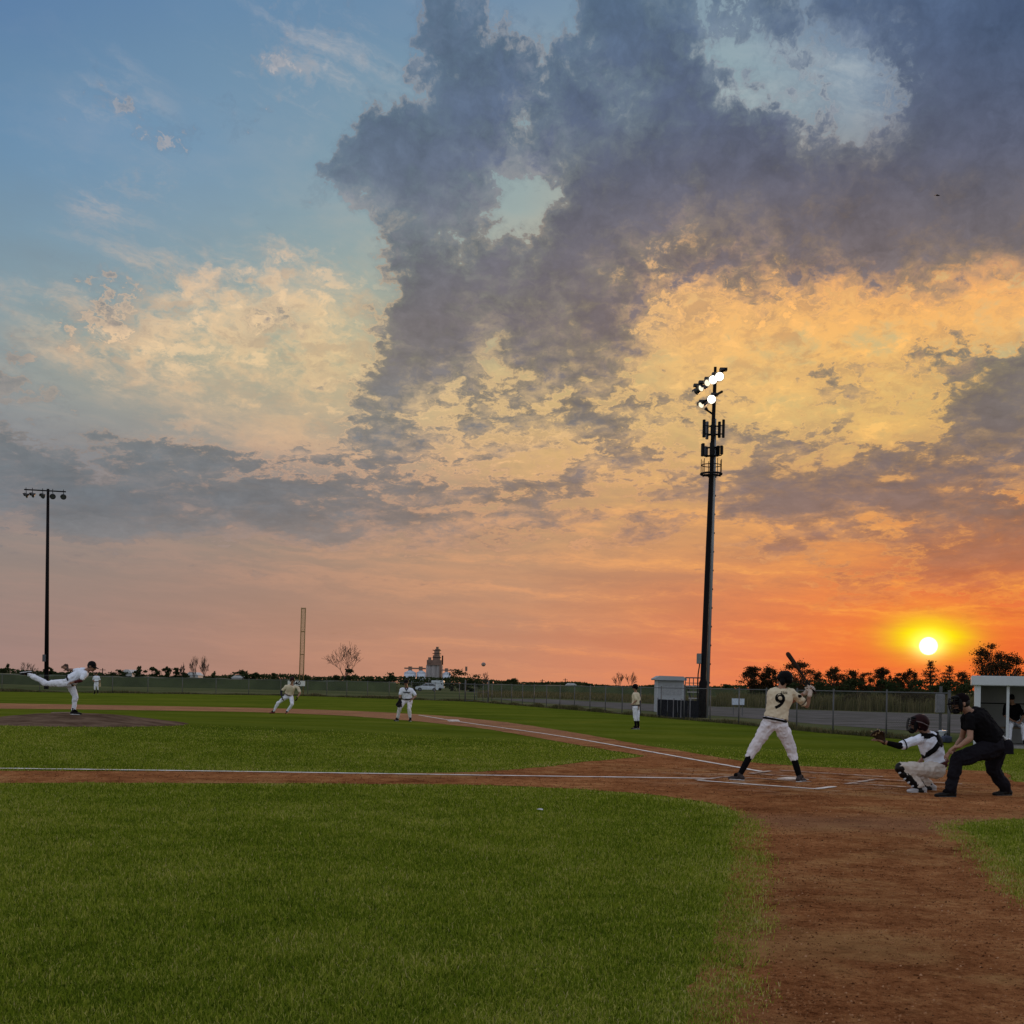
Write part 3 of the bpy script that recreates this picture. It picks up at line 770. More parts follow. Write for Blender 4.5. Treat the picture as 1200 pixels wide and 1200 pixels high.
# ================================================================ GRASS BLADES
rng = np.random.default_rng(11)
def blades(name, N, sampler, hfun, wfun, m, label, lean=0.55):
    x, y, z, dens = sampler(N); n = len(x)
    h = hfun(x, y, n); w = wfun(x, y, n); az = rng.uniform(0, 2 * PI, n); ln = np.clip(rng.normal(0, lean, n), -1.5, 1.5) * h; ln2 = rng.uniform(0, 2 * PI, n)
    bx, by = np.cos(az) * w / 2, np.sin(az) * w / 2; lx, ly = np.cos(ln2) * ln, np.sin(ln2) * ln
    V = np.zeros((n, 5, 3), np.float32)
    V[:, 0] = np.stack([x - bx, y - by, z - 0.004], 1); V[:, 1] = np.stack([x + bx, y + by, z - 0.004], 1)
    V[:, 2] = np.stack([x - bx * .8 + lx * .35, y - by * .8 + ly * .35, z + h * .55], 1); V[:, 3] = np.stack([x + bx * .8 + lx * .35, y + by * .8 + ly * .35, z + h * .55], 1)
    V[:, 4] = np.stack([x + lx, y + ly, z + h * np.sqrt(np.clip(1 - 0.42 * (ln / h) ** 2, .06, 1))], 1)
    me = bpy.data.meshes.new(name); me.vertices.add(n * 5); me.vertices.foreach_set('co', V.ravel())
    base = (np.arange(n) * 5)[:, None]
    q = base + np.array([0, 1, 3, 2]); t = base + np.array([2, 3, 4])
    me.loops.add(n * 7); me.loops.foreach_set('vertex_index', np.concatenate([q, t], 1).ravel().astype(np.int32))
    me.polygons.add(n * 2); st = np.stack([np.arange(n) * 7, np.arange(n) * 7 + 4], 1).ravel()
    me.polygons.foreach_set('loop_start', st.astype(np.int32))
    at_ = me.attributes.new('tint', 'FLOAT', 'POINT'); worn = np.clip(1 + dens / .55, 0, 1) if dens is not None else 0.0; tv = np.repeat(np.clip(rng.normal(0.5, 0.22, n) + worn * .42 * rng.uniform(.2, 1, n), 0, 1.1), 5).astype(np.float32); at_.data.foreach_set('value', tv)
    me.update(calc_edges=True)
    return tag(link(name, me, m), label, 'grass', kind='stuff')
def blade_mat(name, stops, trans=0.25):
    m = bpy.data.materials.new(name); m.use_nodes = True; t = m.node_tree; t.nodes.clear(); N = NT(t)
    a = t.nodes.new('ShaderNodeAttribute'); a.attribute_name = 'tint'; geo = t.nodes.new('ShaderNodeNewGeometry')
    p = geo.outputs['Position']
    f = N.m('ADD', N.m('MULTIPLY', a.outputs['Fac'], 0.44), N.m('MULTIPLY', N.m('ADD', N.noise(p, 0.30, 4, 0.6), N.noise(p, 1.5, 5, 0.65)), 0.28))
    c = N.ramp(f, stops)
    d = t.nodes.new('ShaderNodeBsdfDiffuse'); N.put(d.inputs[0], c); tr = t.nodes.new('ShaderNodeBsdfTranslucent'); N.put(tr.inputs[0], c)
    mx = t.nodes.new('ShaderNodeMixShader'); mx.inputs[0].default_value = trans
    t.links.new(d.outputs[0], mx.inputs[1]); t.links.new(tr.outputs[0], mx.inputs[2])
    o = t.nodes.new('ShaderNodeOutputMaterial'); t.links.new(mx.outputs[0], o.inputs[0]); return m
M_BLADE = blade_mat('grass_blade', [(0.30, (0.040, 0.070, 0.008)), (0.42, (0.115, 0.175, 0.012)), (0.54, (0.230, 0.290, 0.024)), (0.66, (0.42, 0.41, 0.09)), (0.78, (0.50, 0.42, 0.20))])
def lawn_sampler(N):
    # density falls with the square of the distance from home, as far as anyone could tell blades apart
    y = 3.6 * (30 / 3.6) ** rng.uniform(0, 1, N)
    x = rng.uniform(-1, 1, N) * (0.47 * y + 2.0)
    s = np.minimum(sdf(DIRT_OUT, x, y), -sdf(INFIELD, x, y)) + (vnoise(x, y, 1.3, 1) - 0.5) * 0.09 * np.clip(y / 16, .25, 1) + (vnoise(x, y, 6.0, 2) - 0.5) * 0.09 + (vnoise(x, y, 17.0, 3) - 0.5) * 0.05
    mdist = np.hypot(x - MC.x, y - MC.y)
    keep = (s < rng.normal(0.0, 0.06, N)) & (rng.uniform(0, 1, N) < np.clip((30 - y) / 9, 0, 1)) & (rng.uniform(0, 1, N) < np.clip(.10 - s * 1.5 + .60 * vnoise(x, y, 3.1, 12) * np.clip(-s * 4 + .3, 0, 1), .05, 1)) & (mdist > MR + rng.uniform(-0.05, 0.1, N))
    # worn, thin patches near the clay
    x, y = x[keep], y[keep]
    return x, y, crown(x, y), s[keep]
blades('lawn_grass', 1500000, lawn_sampler,
       lambda x, y, n: (0.016 + 0.021 * rng.uniform(0, 1, n) ** 1.5) * (0.65 + 0.5 * vnoise(x, y, 1.6, 5) + 0.45 * vnoise(x, y, 7.0, 15)),
       lambda x, y, n: 0.0030 + 0.00028 * y, M_BLADE, 'short green grass blades of the field in the foreground', lean=1.0)
# clods and pebbles on the clay
def clods():
    N = 230000; y = 4.0 * (26 / 4.0) ** rng.uniform(0, 1, N); x = rng.uniform(-1, 1, N) * (0.45 * y + 1.5)
    s = np.minimum(sdf(DIRT_OUT, x, y), -sdf(INFIELD, x, y)); k = (s > -0.02) & (rng.uniform(0, 1, N) < .35 + 1.1 * vnoise(x, y, .8, 21) * vnoise(x, y, 3.3, 22) + .4 * np.clip(1 - s / .4, 0, 1)); x, y = x[k], y[k]; n = len(x)
    r = (0.0022 + 0.0075 * rng.uniform(0, 1, n) ** 4.0) * (0.8 + y * .035); z = crown(x, y) + 0.006
    h = rng.uniform(.6, 1.35, (n, 5)); V = np.zeros((n, 5, 3), np.float32); rot = rng.uniform(0, PI, n)
    for i in range(4):
        a_ = rot + i * PI / 2; V[:, i] = np.stack([x + np.cos(a_) * r * h[:, i], y + np.sin(a_) * r * h[:, i], z], 1)
    V[:, 4] = np.stack([x + r * .2, y, z + r * .85 * h[:, 4]], 1)
    me = bpy.data.meshes.new('dirt_clods'); me.vertices.add(n * 5); me.vertices.foreach_set('co', V.ravel())
    b_ = (np.arange(n) * 5)[:, None]; f = np.concatenate([b_ + np.array(t) for t in ((0, 1, 4), (1, 2, 4), (2, 3, 4), (3, 0, 4))], 1).ravel()
    me.loops.add(n * 12); me.loops.foreach_set('vertex_index', f.astype(np.int32)); me.polygons.add(n * 4); me.polygons.foreach_set('loop_start', (np.arange(n * 4) * 3).astype(np.int32))
    at_ = me.attributes.new('tint', 'FLOAT', 'POINT'); at_.data.foreach_set('value', np.repeat(rng.uniform(0, 1, n), 5).astype(np.float32)); me.update(calc_edges=True); return me
def clod_mat():
    m = bpy.data.materials.new('clod'); m.use_nodes = True; t = m.node_tree; t.nodes.clear(); N = NT(t); a = t.nodes.new('ShaderNodeAttribute'); a.attribute_name = 'tint'
    c = N.ramp(a.outputs['Fac'], [(0.0, (0.050, 0.017, 0.008)), (0.45, (0.17, 0.068, 0.028)), (0.90, (0.30, 0.140, 0.062)), (1.0, (0.40, 0.22, 0.12))])
    d = t.nodes.new('ShaderNodeBsdfDiffuse'); N.put(d.inputs[0], c); o = t.nodes.new('ShaderNodeOutputMaterial'); t.links.new(d.outputs[0], o.inputs[0]); return m
tag(link('dirt_clods', clods(), clod_mat()), 'loose crumbs of clay scattered over the infield dirt', 'dirt', kind='stuff')
# ================================================================ FENCES
M_STEEL = mat('galvanised_steel', (0.085, 0.088, 0.092), 0.6, 0.15, 3)
M_DSTEEL = mat('dark_steel', (0.009, 0.009, 0.011), 0.6, 0.2, 3, spec=.1)
def wire_mat(name, cell=0.06, wire=0.0022, col=(0.06, 0.062, 0.066)):
    m = bpy.data.materials.new(name); m.use_nodes = True; t = m.node_tree; t.nodes.clear(); N = NT(t)
    uv = t.nodes.new('ShaderNodeUVMap'); s = N.sep(uv.outputs[0])
    def lines(e):
        f = N.m('FRACT', N.m('DIVIDE', e, cell * 1.414)); d = N.m('ABSOLUTE', N.m('SUBTRACT', f, 0.5))
        return N.m('LESS_THAN', d, wire / (cell * 1.414))
    a = N.m('MAXIMUM', lines(N.m('ADD', s[0], s[1])), lines(N.m('SUBTRACT', N.m('ADD', s[0], 1000.0), s[1])))
    b = t.nodes.new('ShaderNodeBsdfPrincipled'); b.inputs['Base Color'].default_value = col + (1,); b.inputs['Roughness'].default_value = 0.6
    tr = t.nodes.new('ShaderNodeBsdfTransparent'); mx = t.nodes.new('ShaderNodeMixShader')
    t.links.new(a, mx.inputs[0]); t.links.new(tr.outputs[0], mx.inputs[1]); t.links.new(b.outputs[0], mx.inputs[2])
    o = t.nodes.new('ShaderNodeOutputMaterial'); t.links.new(mx.outputs[0], o.inputs[0]); return m
M_WIRE = wire_mat('chain_link')
def resample(pts, step):
    out = [Vector(pts[0])]; acc = 0.0
    for a, b in zip(pts, pts[1:]):
        a, b = Vector(a), Vector(b); L = (b - a).length; d = (b - a) / L; t = step - acc
        while t <= L: out.append(a + d * t); t += step
        acc = (acc + L) % step
    out.append(Vector(pts[-1])); return out
def fence(pts, h, step, label, postr=0.03, dark_first=False):
    root = empty('chain_link_fence', pts[0]); tag(root, label, 'fence')
    ps = resample(pts, step); kids = []
    pm = None
    for k, p in enumerate(ps):
        r = postr * (1.25 if k in (0, len(ps) - 1) else 1.0)
        mb = MB().tube([p + Vector((0, 0, -0.05)), p + Vector((0, 0, h + 0.04))], r, 8).ell(p + Vector((0, 0, h + 0.05)), (r * 1.2,) * 3, n=8, m=5)
        kids.append(mb.build('fence_post', M_STEEL, root, smooth=True))
    mb = MB().tube([p + Vector((0, 0, h)) for p in ps], 0.018, 6); kids.append(mb.build('top_rail', M_STEEL, root, smooth=True))
    mb = MB().tube([p + Vector((0, 0.03, 0.06)) for p in ps], 0.006, 5); kids.append(mb.build('bottom_wire', M_STEEL, root))
    v = []; f = []; uv = []; L = 0
    for k, p in enumerate(ps):
        if k: L += (p - ps[k - 1]).length
        q = p + Vector((0, -0.035, 0))
        v += [(q.x, q.y, 0.03), (q.x, q.y, h)]; uv += [(L, 0), (L, h)]
        if k: f.append((2 * k - 2, 2 * k, 2 * k + 1, 2 * k - 1))
    me = raw_mesh('wire_mesh', v, f); ul = me.uv_layers.new()
    for l in me.loops: ul.data[l.index].uv = uv[l.vertex_index]
    kids.append(link('wire_mesh', me, M_WIRE, root)); rebase(root, kids); return root
fence(FENCE_L, 1.45, 3.05, 'long low wire fence across the outfield from the light pole to the gate', 0.03)
fence(FENCE_R, 1.42, 3.0, 'wire mesh fence along first base side between gravel lot and grass', 0.026)
# gate in the corner
g0 = at(545, 822.2); g1 = at(572, 822.9)
root = empty('field_gate', g0); tag(root, 'narrow steel gate where the two wire fences meet', 'gate'); kids = []
d = (g1 - g0)
for q in (g0, g1): kids.append(MB().tube([q, q + Vector((0, 0, 1.75))], 0.055, 8).build('gate_post', M_STEEL, root, smooth=True))
mb = MB()
for z in (0.1, 0.8, 1.4): mb.tube([g0 + Vector((0, -.05, z)), g1 + Vector((0, -.05, z))], 0.022, 6)
mb.tube([g0 + d * .5 + Vector((0, -.05, 0.1)), g0 + d * .5 + Vector((0, -.05, 1.4))], 0.022, 6)
kids.append(mb.build('gate_frame', M_STEEL, root)); rebase(root, kids)

# ---- foul pole
b = at(352.6, 815.6); root = empty('foul_pole', b); tag(root, 'tall narrow yellow ladder shaped foul pole with a distance board', 'foul pole'); kids = []
M_YEL = mat('yellow_paint', (0.26, 0.17, 0.07), 0.7, 0.15, 2)
H = 8.25; lean = 0.010
def fp(x, z): return b + Vector((x + lean * z, 0, z))
for x in (-0.19, 0.19): kids.append(MB().tube([fp(x, 0), fp(x, H)], 0.045, 8).build('upright', M_YEL, root, smooth=True))
for z in (H - 0.05, H * 0.73, H * .47, 2.05): kids.append(MB().tube([fp(-0.19, z), fp(0.19, z)], 0.04, 6).build('crossbar', M_YEL, root))
me = raw_mesh('wire_screen', [tuple(fp(-.17, 2.1)), tuple(fp(.17, 2.1)), tuple(fp(.17, H)), tuple(fp(-.17, H))], [(0, 1, 2, 3)])
ul = me.uv_layers.new()
for l in me.loops: ul.data[l.index].uv = [(0, 0), (.34, 0), (.34, 6.1), (0, 6.1)][l.vertex_index]
kids.append(link('wire_screen', me, wire_mat('yellow_wire', 0.05, 0.012, (0.40, 0.29, 0.14)), root))
sc_ = b + Vector((-0.42, -0.12, 0))
bd = MB().box((sc_.x, sc_.y, 1.17), (1.62, 0.04, 0.48)).build('distance_board', mat('board_white', (0.62, 0.64, 0.62), 0.7), root)
kids.append(bd)
def text_mesh(name, s, size, m, parent, M, extrude=0.004, bold=0.0, sub=0):
    cu = bpy.data.curves.new('t', 'FONT'); cu.body = s; cu.size = size; cu.extrude = extrude; cu.offset = bold; cu.align_x = 'CENTER'; cu.align_y = 'CENTER'
    cu.resolution_u = 3
    o = bpy.data.objects.new('t', cu); COL.objects.link(o)
    dg = bpy.context.evaluated_depsgraph_get(); me = bpy.data.meshes.new_from_object(o.evaluated_get(dg), depsgraph=dg)
    bpy.data.objects.remove(o); me.name = name
    if sub:
        bm = bmesh.new(); bm.from_mesh(me); bmesh.ops.triangulate(bm, faces=bm.faces)
        for _ in range(sub): bmesh.ops.subdivide_edges(bm, edges=[e for e in bm.edges if e.calc_length() > size * 0.06], cuts=1)
        bm.to_mesh(me); bm.free()
    me.transform(M); return link(name, me, m, parent)
Rx = Matrix.Rotation(PI / 2, 4, 'X')
M_BLACK = mat('black_paint', (0.004, 0.004, 0.005), 0.6, 0.2, spec=.08)
tx_ = text_mesh('distance_number', '340', 0.52, M_BLACK, bd, Matrix.Translation((sc_.x, sc_.y - 0.028, 1.17)) @ Rx, bold=0.012)
kids.append(tx_); rebase(root, kids)

# ================================================================ LIGHT POLES
M_POLE = mat('dark_pole', (0.006, 0.005, 0.006), 0.7, 0.2, 1.5, spec=.1)
M_HOOD = mat('lamp_housing', (0.035, 0.035, 0.038), 0.45, 0.2, 4)
M_LENS = mat('lens_glass', (0.06, 0.065, 0.075), 0.12, 0.1, 4, spec=0.8)
M_LIT = emit('lit_lamp', (1.0, 0.93, 0.78), 2.6); M_DIM = emit('lit_lamp_side', (1.0, 0.86, 0.62), 1.3)
def lamp(root, c, aim, r=0.21, lens=None, lit=False, kids=None):
    """round floodlight: bell shaped housing, lens, visor"""
    aim = Vector(aim).normalized(); q = aim.to_track_quat('Z', 'Y').to_matrix()
    prof = [(0.05, -0.34), (0.10, -0.33), (0.12, -0.2), (r * 0.75, -0.12), (r, 0.0), (r * 1.04, 0.03), (r * .98, 0.03)]
    mb = MB(); mb.lathe([(a, z) for a, z in prof], n=16)
    # visor over the upper half
    vs = []; fs = []; n = 9
    for k in range(n):
        a = PI * k / (n - 1)
        for z in (0.02, 0.26 - 0.10 * abs(math.cos(a))):
            vs.append((r * 1.05 * math.cos(a), r * 1.05 * math.sin(a), z))
    for k in range(n - 1): fs.append((2 * k, 2 * k + 2, 2 * k + 3, 2 * k + 1))
    up = q.inverted() @ Vector((0, 0, 1)); ang = math.atan2(up.y, up.x) - PI / 2
    Rz = Matrix.Rotation(ang, 3, 'Z')
    mb.add([Rz @ Vector(v) for v in vs], fs)
    M = Matrix.Translation(c) @ q.to_4x4()
    me = mb.mesh('lamp_housing'); me.transform(M); o = link('lamp_housing', me, M_HOOD, root, True); kids.append(o)
    mb = MB().ell((0, 0, 0.03), (r * 0.93, r * 0.93, 0.07), n=18, m=8)
    me = mb.mesh('lens'); me.transform(M); l = link('lens', me, lens or M_LENS, o, True); kids.append(l)
    return o
# left pole
b = at(54.3, 807.6); root = empty('light_pole', b)
tag(root, 'slim dark light pole with one crossarm of unlit floodlights at far left', 'light pole', None); kids = []
top = pt(56.3, 573, b.y)
kids.append(MB().tube([b, b + (top - b) * .5, top], [0.24, 0.19, 0.14], 12).build('pole', M_POLE, root, smooth=True))
a0 = pt(28.5, 573.6, b.y + 0.5); a1 = pt(77, 576.3, b.y - 0.5)
kids.append(MB().tube([a0, a1], 0.07, 8).build('crossarm', M_POLE, root))
for k, (px, py, az_) in enumerate([(30.5, 580.5, -60), (38, 580, -50), (50, 581, -25), (61.8, 581.8, 20), (74.3, 582.2, 15)]):
    c = pt(px, py, b.y - 0.3)
    lamp(root, c, (math.sin(math.radians(az_)), -math.cos(math.radians(az_)), -0.45), 0.30, kids=kids)
    u_ = a0 + (a1 - a0) * ((px - 28.5) / 48.5)
    kids.append(MB().tube([c + Vector((0, .1, .1)), u_, u_ + Vector((0, 0, 0.22))], 0.035, 6).build('lamp_bracket', M_POLE, root))
bx_ = b + (top - b) * 0.155
kids.append(MB().box(bx_ + Vector((-.16, -.2, 0)), (0.34, 0.28, 0.75)).build('control_box', mat('grey_box', (0.10, 0.10, 0.11), 0.5), root, bevel=0.02))
rebase(root, kids)

# right tower
Yt = 60.0; b = at(822.3, 841.5); Yt = b.y; top = pt(838.0, 441, Yt); root = empty('light_tower', b)
tag(root, 'tall dark tower with lit floodlights on top and phone antennas below them', 'light tower'); kids = []
ax_ = (top - b)
def tw(py, dx=0.0, dy=0.0):
    t = (841.5 - py) / (841.5 - 441.0); q = b + ax_ * t; return q + Vector((dx, dy, 0))
kids.append(MB().tube([b + Vector((0, 0, -.1)), tw(800), tw(797), tw(560), tw(555), tw(441)], [0.215, 0.20, 0.145, 0.115, 0.10, 0.085], 14).build('pole', M_POLE, root, smooth=True))
# grey monopole beside it
M_GREYP = mat('pale_steel', (0.26, 0.28, 0.30), 0.5, 0.15, 1.0, metal=0.2)
g = MB().tube([tw(841, 0.24, 0.25), tw(640, 0.20, 0.22), tw(545, 0.15, 0.18), tw(490, 0.10, 0.16)], [0.115, 0.10, 0.085, 0.07], 12)
kids.append(g.build('antenna_mast', M_GREYP, root, smooth=True))
mb = MB().tube([tw(800, .335, .2), tw(560, .245, .2)], 0.012, 5)
for py in range(800, 545, -22): mb.box(tw(py, 0.335 - (800 - py) * 0.00037, 0.2), (0.08, 0.06, 0.08))
kids.append(mb.build('climbing_ladder', M_DSTEEL, root))
cable = [tw(831, -0.24, -.1), tw(812, -0.27, -.1), tw(790, -0.27, -.1), tw(780, -0.22, -.1), tw(772, -.22, -.1)]
kids.append(MB().tube(cable, 0.03, 6).build('cable', M_DSTEEL, root))
kids.append(MB().box(tw(772, -0.25, -.05), (0.20, 0.25, 0.50)).build('control_box', mat('grey_box2', (0.16, 0.18, 0.19), 0.5), root, bevel=0.015))
kids.append(MB().tube([tw(828, -.24, -.05), tw(828, .2, -.05)], 0.03, 6).build('conduit', M_DSTEEL, root))
# antennas: platforms of vertical panels
def platform(py, offs, h, w, name):
    z0 = tw(py); offs = [(a * .86, b * .86, h_, c_) for a, b, h_, c_ in offs]
    for dx, dy, hh, col in offs:
        c = z0 + Vector((dx, dy, 0))
        kids.append(MB().box(c, (w, 0.12, hh), rz=math.atan2(dy, dx) - PI / 2).build('antenna_panel', col, root, bevel=0.015))
    mb = MB().tube([z0 + Vector((0, 0, -.3)), z0 + Vector((0, 0, .2))], .13, 10)
    for dx, dy, hh, col in offs:
        mb.tube([z0 + Vector((0, 0, -0.25)), z0 + Vector((dx, dy, -0.25))], 0.03, 6); mb.tube([z0 + Vector((0, 0, 0.15)), z0 + Vector((dx, dy, 0.15))], 0.022, 6)
    kids.append(mb.build('antenna_bracket', M_DSTEEL, root))
K1, K2 = M_DSTEEL, mat('antenna_grey', (0.10, 0.10, 0.12), 0.5)
platform(503, [(-0.53, -0.15, .86, K1), (-.28, 0.35, .86, K2), (0.15, 0.45, .9, K2), (0.37, 0.1, .78, K1), (0.55, -.2, .88, K1), (-.1, -.5, .8, K1)], .86, .12, 'a')
platform(528, [(-0.55, -0.15, .62, K1), (-.30, 0.35, .5, K2), (0.12, 0.45, .7, K2), (0.34, 0.1, .5, K1), (0.50, -.2, .42, K1), (-.1, -.5, .6, K1)], .6, .20, 'b')
mb = MB(); zr = tw(555.5)
for R_, zz in ((0.50, 0), (0.48, 0.42)):
    ring = [zr + Vector((R_ * math.cos(2 * PI * k / 20), R_ * math.sin(2 * PI * k / 20), zz)) for k in range(21)]
    mb.tube(ring, 0.022 if zz else 0.05, 6)
for k in range(9):
    a = 2 * PI * k / 9 + .3; q = zr + Vector((0.49 * math.cos(a), 0.49 * math.sin(a), -.08)); mb.tube([q, q + Vector((0, 0, 0.78))], 0.018, 5)
    mb.tube([q, zr], 0.02, 5)
kids.append(mb.build('ring_platform', M_DSTEEL, root))
# crossarms, running towards the field, and their lamps
u0 = pt(816.0, 453.5, Yt + 2.0); u1 = pt(851, 432.5, Yt - 2.4); l0 = pt(821.5, 473, Yt + 1.3); l1 = pt(846, 459, Yt - 1.6)
kids.append(MB().tube([u0, u1], 0.06, 8).build('crossarm', M_POLE, root)); kids.append(MB().tube([l0, l1], 0.06, 8).build('crossarm', M_POLE, root))
kids.append(MB().tube([tw(441), tw(441) + Vector((0, 0, .45))], 0.07, 8).build('pole_top', M_POLE, root))
for (px, py, dy, lens, aim) in [(816.5, 458.5, 1.9, None, (-0.6, 0.8, -.3)), (822.3, 454.5, 1.1, M_DIM, (-.75, -.45, -.3)), (829.5, 448.5, 0.2, M_DIM, (-.6, -.8, -.3)), (835.8, 445.0, -0.9, M_LIT, (-.45, -.9, -.3)),
                          (843.3, 441.3, -2.0, M_LIT, (-.28, -1, -.28)), (822.3, 474.0, 1.1, M_DIM, (-.7, -.5, -.35)), (834.0, 467.8, -0.6, M_LIT, (-.30, -1, -.3))]:
    c = pt(px, py, Yt + dy)
    lamp(root, c, aim, 0.215 if lens is M_LIT else 0.17, lens, kids=kids)
    e0, e1 = (u0, u1) if py < 462 else (l0, l1); t = max(0, min(1, (Yt + dy - e0.y) / (e1.y - e0.y))); e = e0 + (e1 - e0) * t
    kids.append(MB().tube([c, e], 0.03, 5).box(e + Vector((0, 0, .06)), (.34, .3, .12)).build('lamp_bracket', M_HOOD, root))
kids.append(MB().tube([tw(486, 0, 0), tw(482, -.30, -.1), tw(480, -.42, -.2)], [0.05, .05, .09], 8).build('camera_arm', M_DSTEEL, root))
rebase(root, kids)

# ================================================================ SMALL BUILDINGS
M_WALL = mat('white_siding', (0.36, 0.39, 0.42), 0.7, 0.10, 2, stretch=(1, 1, 6)); M_ROOF = mat('metal_roof', (0.30, 0.34, 0.37), 0.5, 0.1, 2)
# scorer's hut
Yh = 72.0; a = pt(769.5, 833, Yh); bq = pt(801, 834, Yh); W_ = (bq - a).length; cxh = (a + bq) / 2; root = empty('scorers_hut', (cxh.x, cxh.y, 0)); tag(root, 'small pale sided hut with a flat overhanging roof behind the fence', 'hut')
kids = []; zt = pt(785, 797.2, Yh).z
kids.append(MB().box((cxh.x, cxh.y + 0.7, zt / 2), (W_, 1.4, zt)).build('wall', M_WALL, root))
mb = MB().prism([(cxh.x - W_ / 2 - .16, zt + 0.0), (cxh.x + W_ / 2 + .12, zt + 0.0), (cxh.x + W_ / 2 + .10, zt + .12), (cxh.x + W_ / 2 - .1, zt + .23), (cxh.x - W_ / 2 + .1, zt + .25), (cxh.x - W_ / 2 - .19, zt + .08)], cxh.y - 0.35, cxh.y + 1.6)
kids.append(mb.build('roof', M_ROOF, root))
kids.append(MB().box((cxh.x + .1, cxh.y - 0.012, zt - .55), (W_ * .72, .03, .62)).build('window_shutter', mat('shutter', (0.30, 0.32, 0.34), 0.6), root, bevel=.008))
kids.append(MB().box((cxh.x - W_ / 2 + .02, cxh.y - .02, zt / 2), (.07, .06, zt)).build('corner_trim', mat('trim', (0.42, 0.45, 0.48), 0.6), root))
rebase(root, kids)
# dark low bullpen screen with posts
q0 = at(771, 840.8); q1 = at(820, 844.5); q0.y += .25; q1.y += .25; root = empty('windscreen', q0); tag(root, 'dark blue padded screen panels tied low on the fence below the hut', 'windscreen'); kids = []
d = q1 - q0; n3 = 4
for k in range(n3):
    s0 = q0 + d * (k / n3 + .012); s1 = q0 + d * ((k + 1) / n3 - .012); c = (s0 + s1) / 2
    kids.append(MB().box((c.x, c.y, 0.44), ((s1 - s0).length, 0.05, 0.86), math.atan2(d.y, d.x)).build('panel', mat('navy_vinyl', (0.005, 0.006, 0.012), 0.7, spec=.05), root, bevel=.01))
for k in (0, 1.62, 2.35, 3.2):
    s = q0 + d * (k / n3); kids.append(MB().box((s.x, s.y - .06, 0.47), (.07, .05, .95)).build('screen_post', mat('grey_post', (0.22, 0.22, 0.24), 0.6), root))
rebase(root, kids)
# metal bleacher frame between hut and tower
c0_ = pt(803, 806, 66); c1_ = pt(822, 806, 66); root = empty('bleacher', (c0_.x, c0_.y, 0)); tag(root, 'small bare metal bleacher with a guard rail between hut and tower', 'bleacher'); kids = []
zb = c0_.z; ztop = pt(812, 794.3, 66).z
mb = MB().tube([(c0_.x, c0_.y, ztop), (c1_.x, c1_.y, ztop)], .035, 6)
for k in range(5):
    x = c0_.x + (c1_.x - c0_.x) * k / 4; mb.tube([(x, c0_.y, 0), (x, c0_.y, ztop)], .025, 6)
mb.tube([(c0_.x, c0_.y, ztop - .28), (c1_.x, c1_.y, ztop - .28)], .02, 6)
kids.append(mb.build('guard_rail', M_STEEL, root))
for k in range(4): kids.append(MB().box(((c0_.x + c1_.x) / 2, c0_.y - .35 - .55 * k, zb + .1 - .32 * k), (c1_.x - c0_.x, .26, .05)).build('bench_plank', mat('aluminium', (0.35, 0.35, 0.36), 0.4, metal=.5), root))
mb = MB()
for x in (c0_.x + .1, c1_.x - .1): mb.tube([(x, c0_.y - 2.2, 0), (x, c0_.y - 2.1, zb - .86), (x, c0_.y, zb + .1)], .03, 6)
kids.append(mb.build('bleacher_frame', M_DSTEEL, root)); rebase(root, kids)
# blank white board beyond the fence
c = pt(865, 822.3, 66); root = empty('notice_board', (c.x, c.y, 0)); tag(root, 'small blank white board on thin legs in the gravel lot', 'sign'); kids = []
kids.append(MB().box(c, (.66, .04, .34)).build('board', mat('sign_white', (0.50, 0.58, 0.68), 0.5), root))
for s in (-.24, .24): kids.append(MB().tube([(c.x + s, c.y + .04, 0), (c.x + s, c.y + .04, c.z)], .02, 6).build('leg', M_STEEL, root))
rebase(root, kids)
# box on a post at the fence by the dugout
c = at(1107, 869.5); c.y += .4; root = empty('utility_box', c); tag(root, 'grey metal box on a post at the fence just left of the crouched umpire', 'utility box'); kids = []
kids.append(MB().box((c.x - .02, c.y, 1.12), (.24, .18, .56)).build('box', mat('box_grey', (0.22, 0.23, 0.25), .5), root, bevel=.02))
kids.append(MB().tube([c, c + Vector((0, 0, 1.62))], .045, 8).build('post', M_STEEL, root)); rebase(root, kids)

# ---- dugout
D0 = at(1141.5, 875); root = empty('dugout', D0, 0); ux = Vector((.94, -0.34, 0)).normalized(); uy = Vector((0.34, .94, 0)).normalized()
tag(root, 'pale block dugout with a flat roof and open front at far right', 'dugout'); kids = []
Ldu = 7.0; dep = 2.3; rzd = math.atan2(ux.y, ux.x); M_BLK = mat('painted_block', (0.34, 0.35, 0.355), 0.8, 0.08, 2.5); M_FAS = mat('fascia', (0.52, 0.56, 0.60), 0.6, 0.06, 3)
def dp(x, y, z): return D0 + ux * x + uy * y + Vector((0, 0, z))
zr0 = pt(1138, 803, D0.y).z; zr1 = pt(1138, 791.8, D0.y).z
bw = MB().box(dp(Ldu / 2, dep, zr0 / 2), (Ldu, .18, zr0), rzd).build('back_wall', M_BLK, root); kids.append(bw)
kids.append(MB().box(dp(0.06, dep / 2 + .05, zr0 / 2), (.12, dep - .1, zr0), rzd).build('side_wall', M_BLK, root))
kids.append(MB().box(dp(Ldu / 2 - .02, dep / 2, (zr0 + zr1) / 2), (Ldu + .16, dep + .3, zr1 - zr0), rzd).build('roof', M_FAS, root, bevel=.015))
kids.append(MB().box(dp(Ldu / 2, dep - .10, 1.16), (Ldu - .3, .03, .03), rzd).build('wall_rail', M_DSTEEL, root))
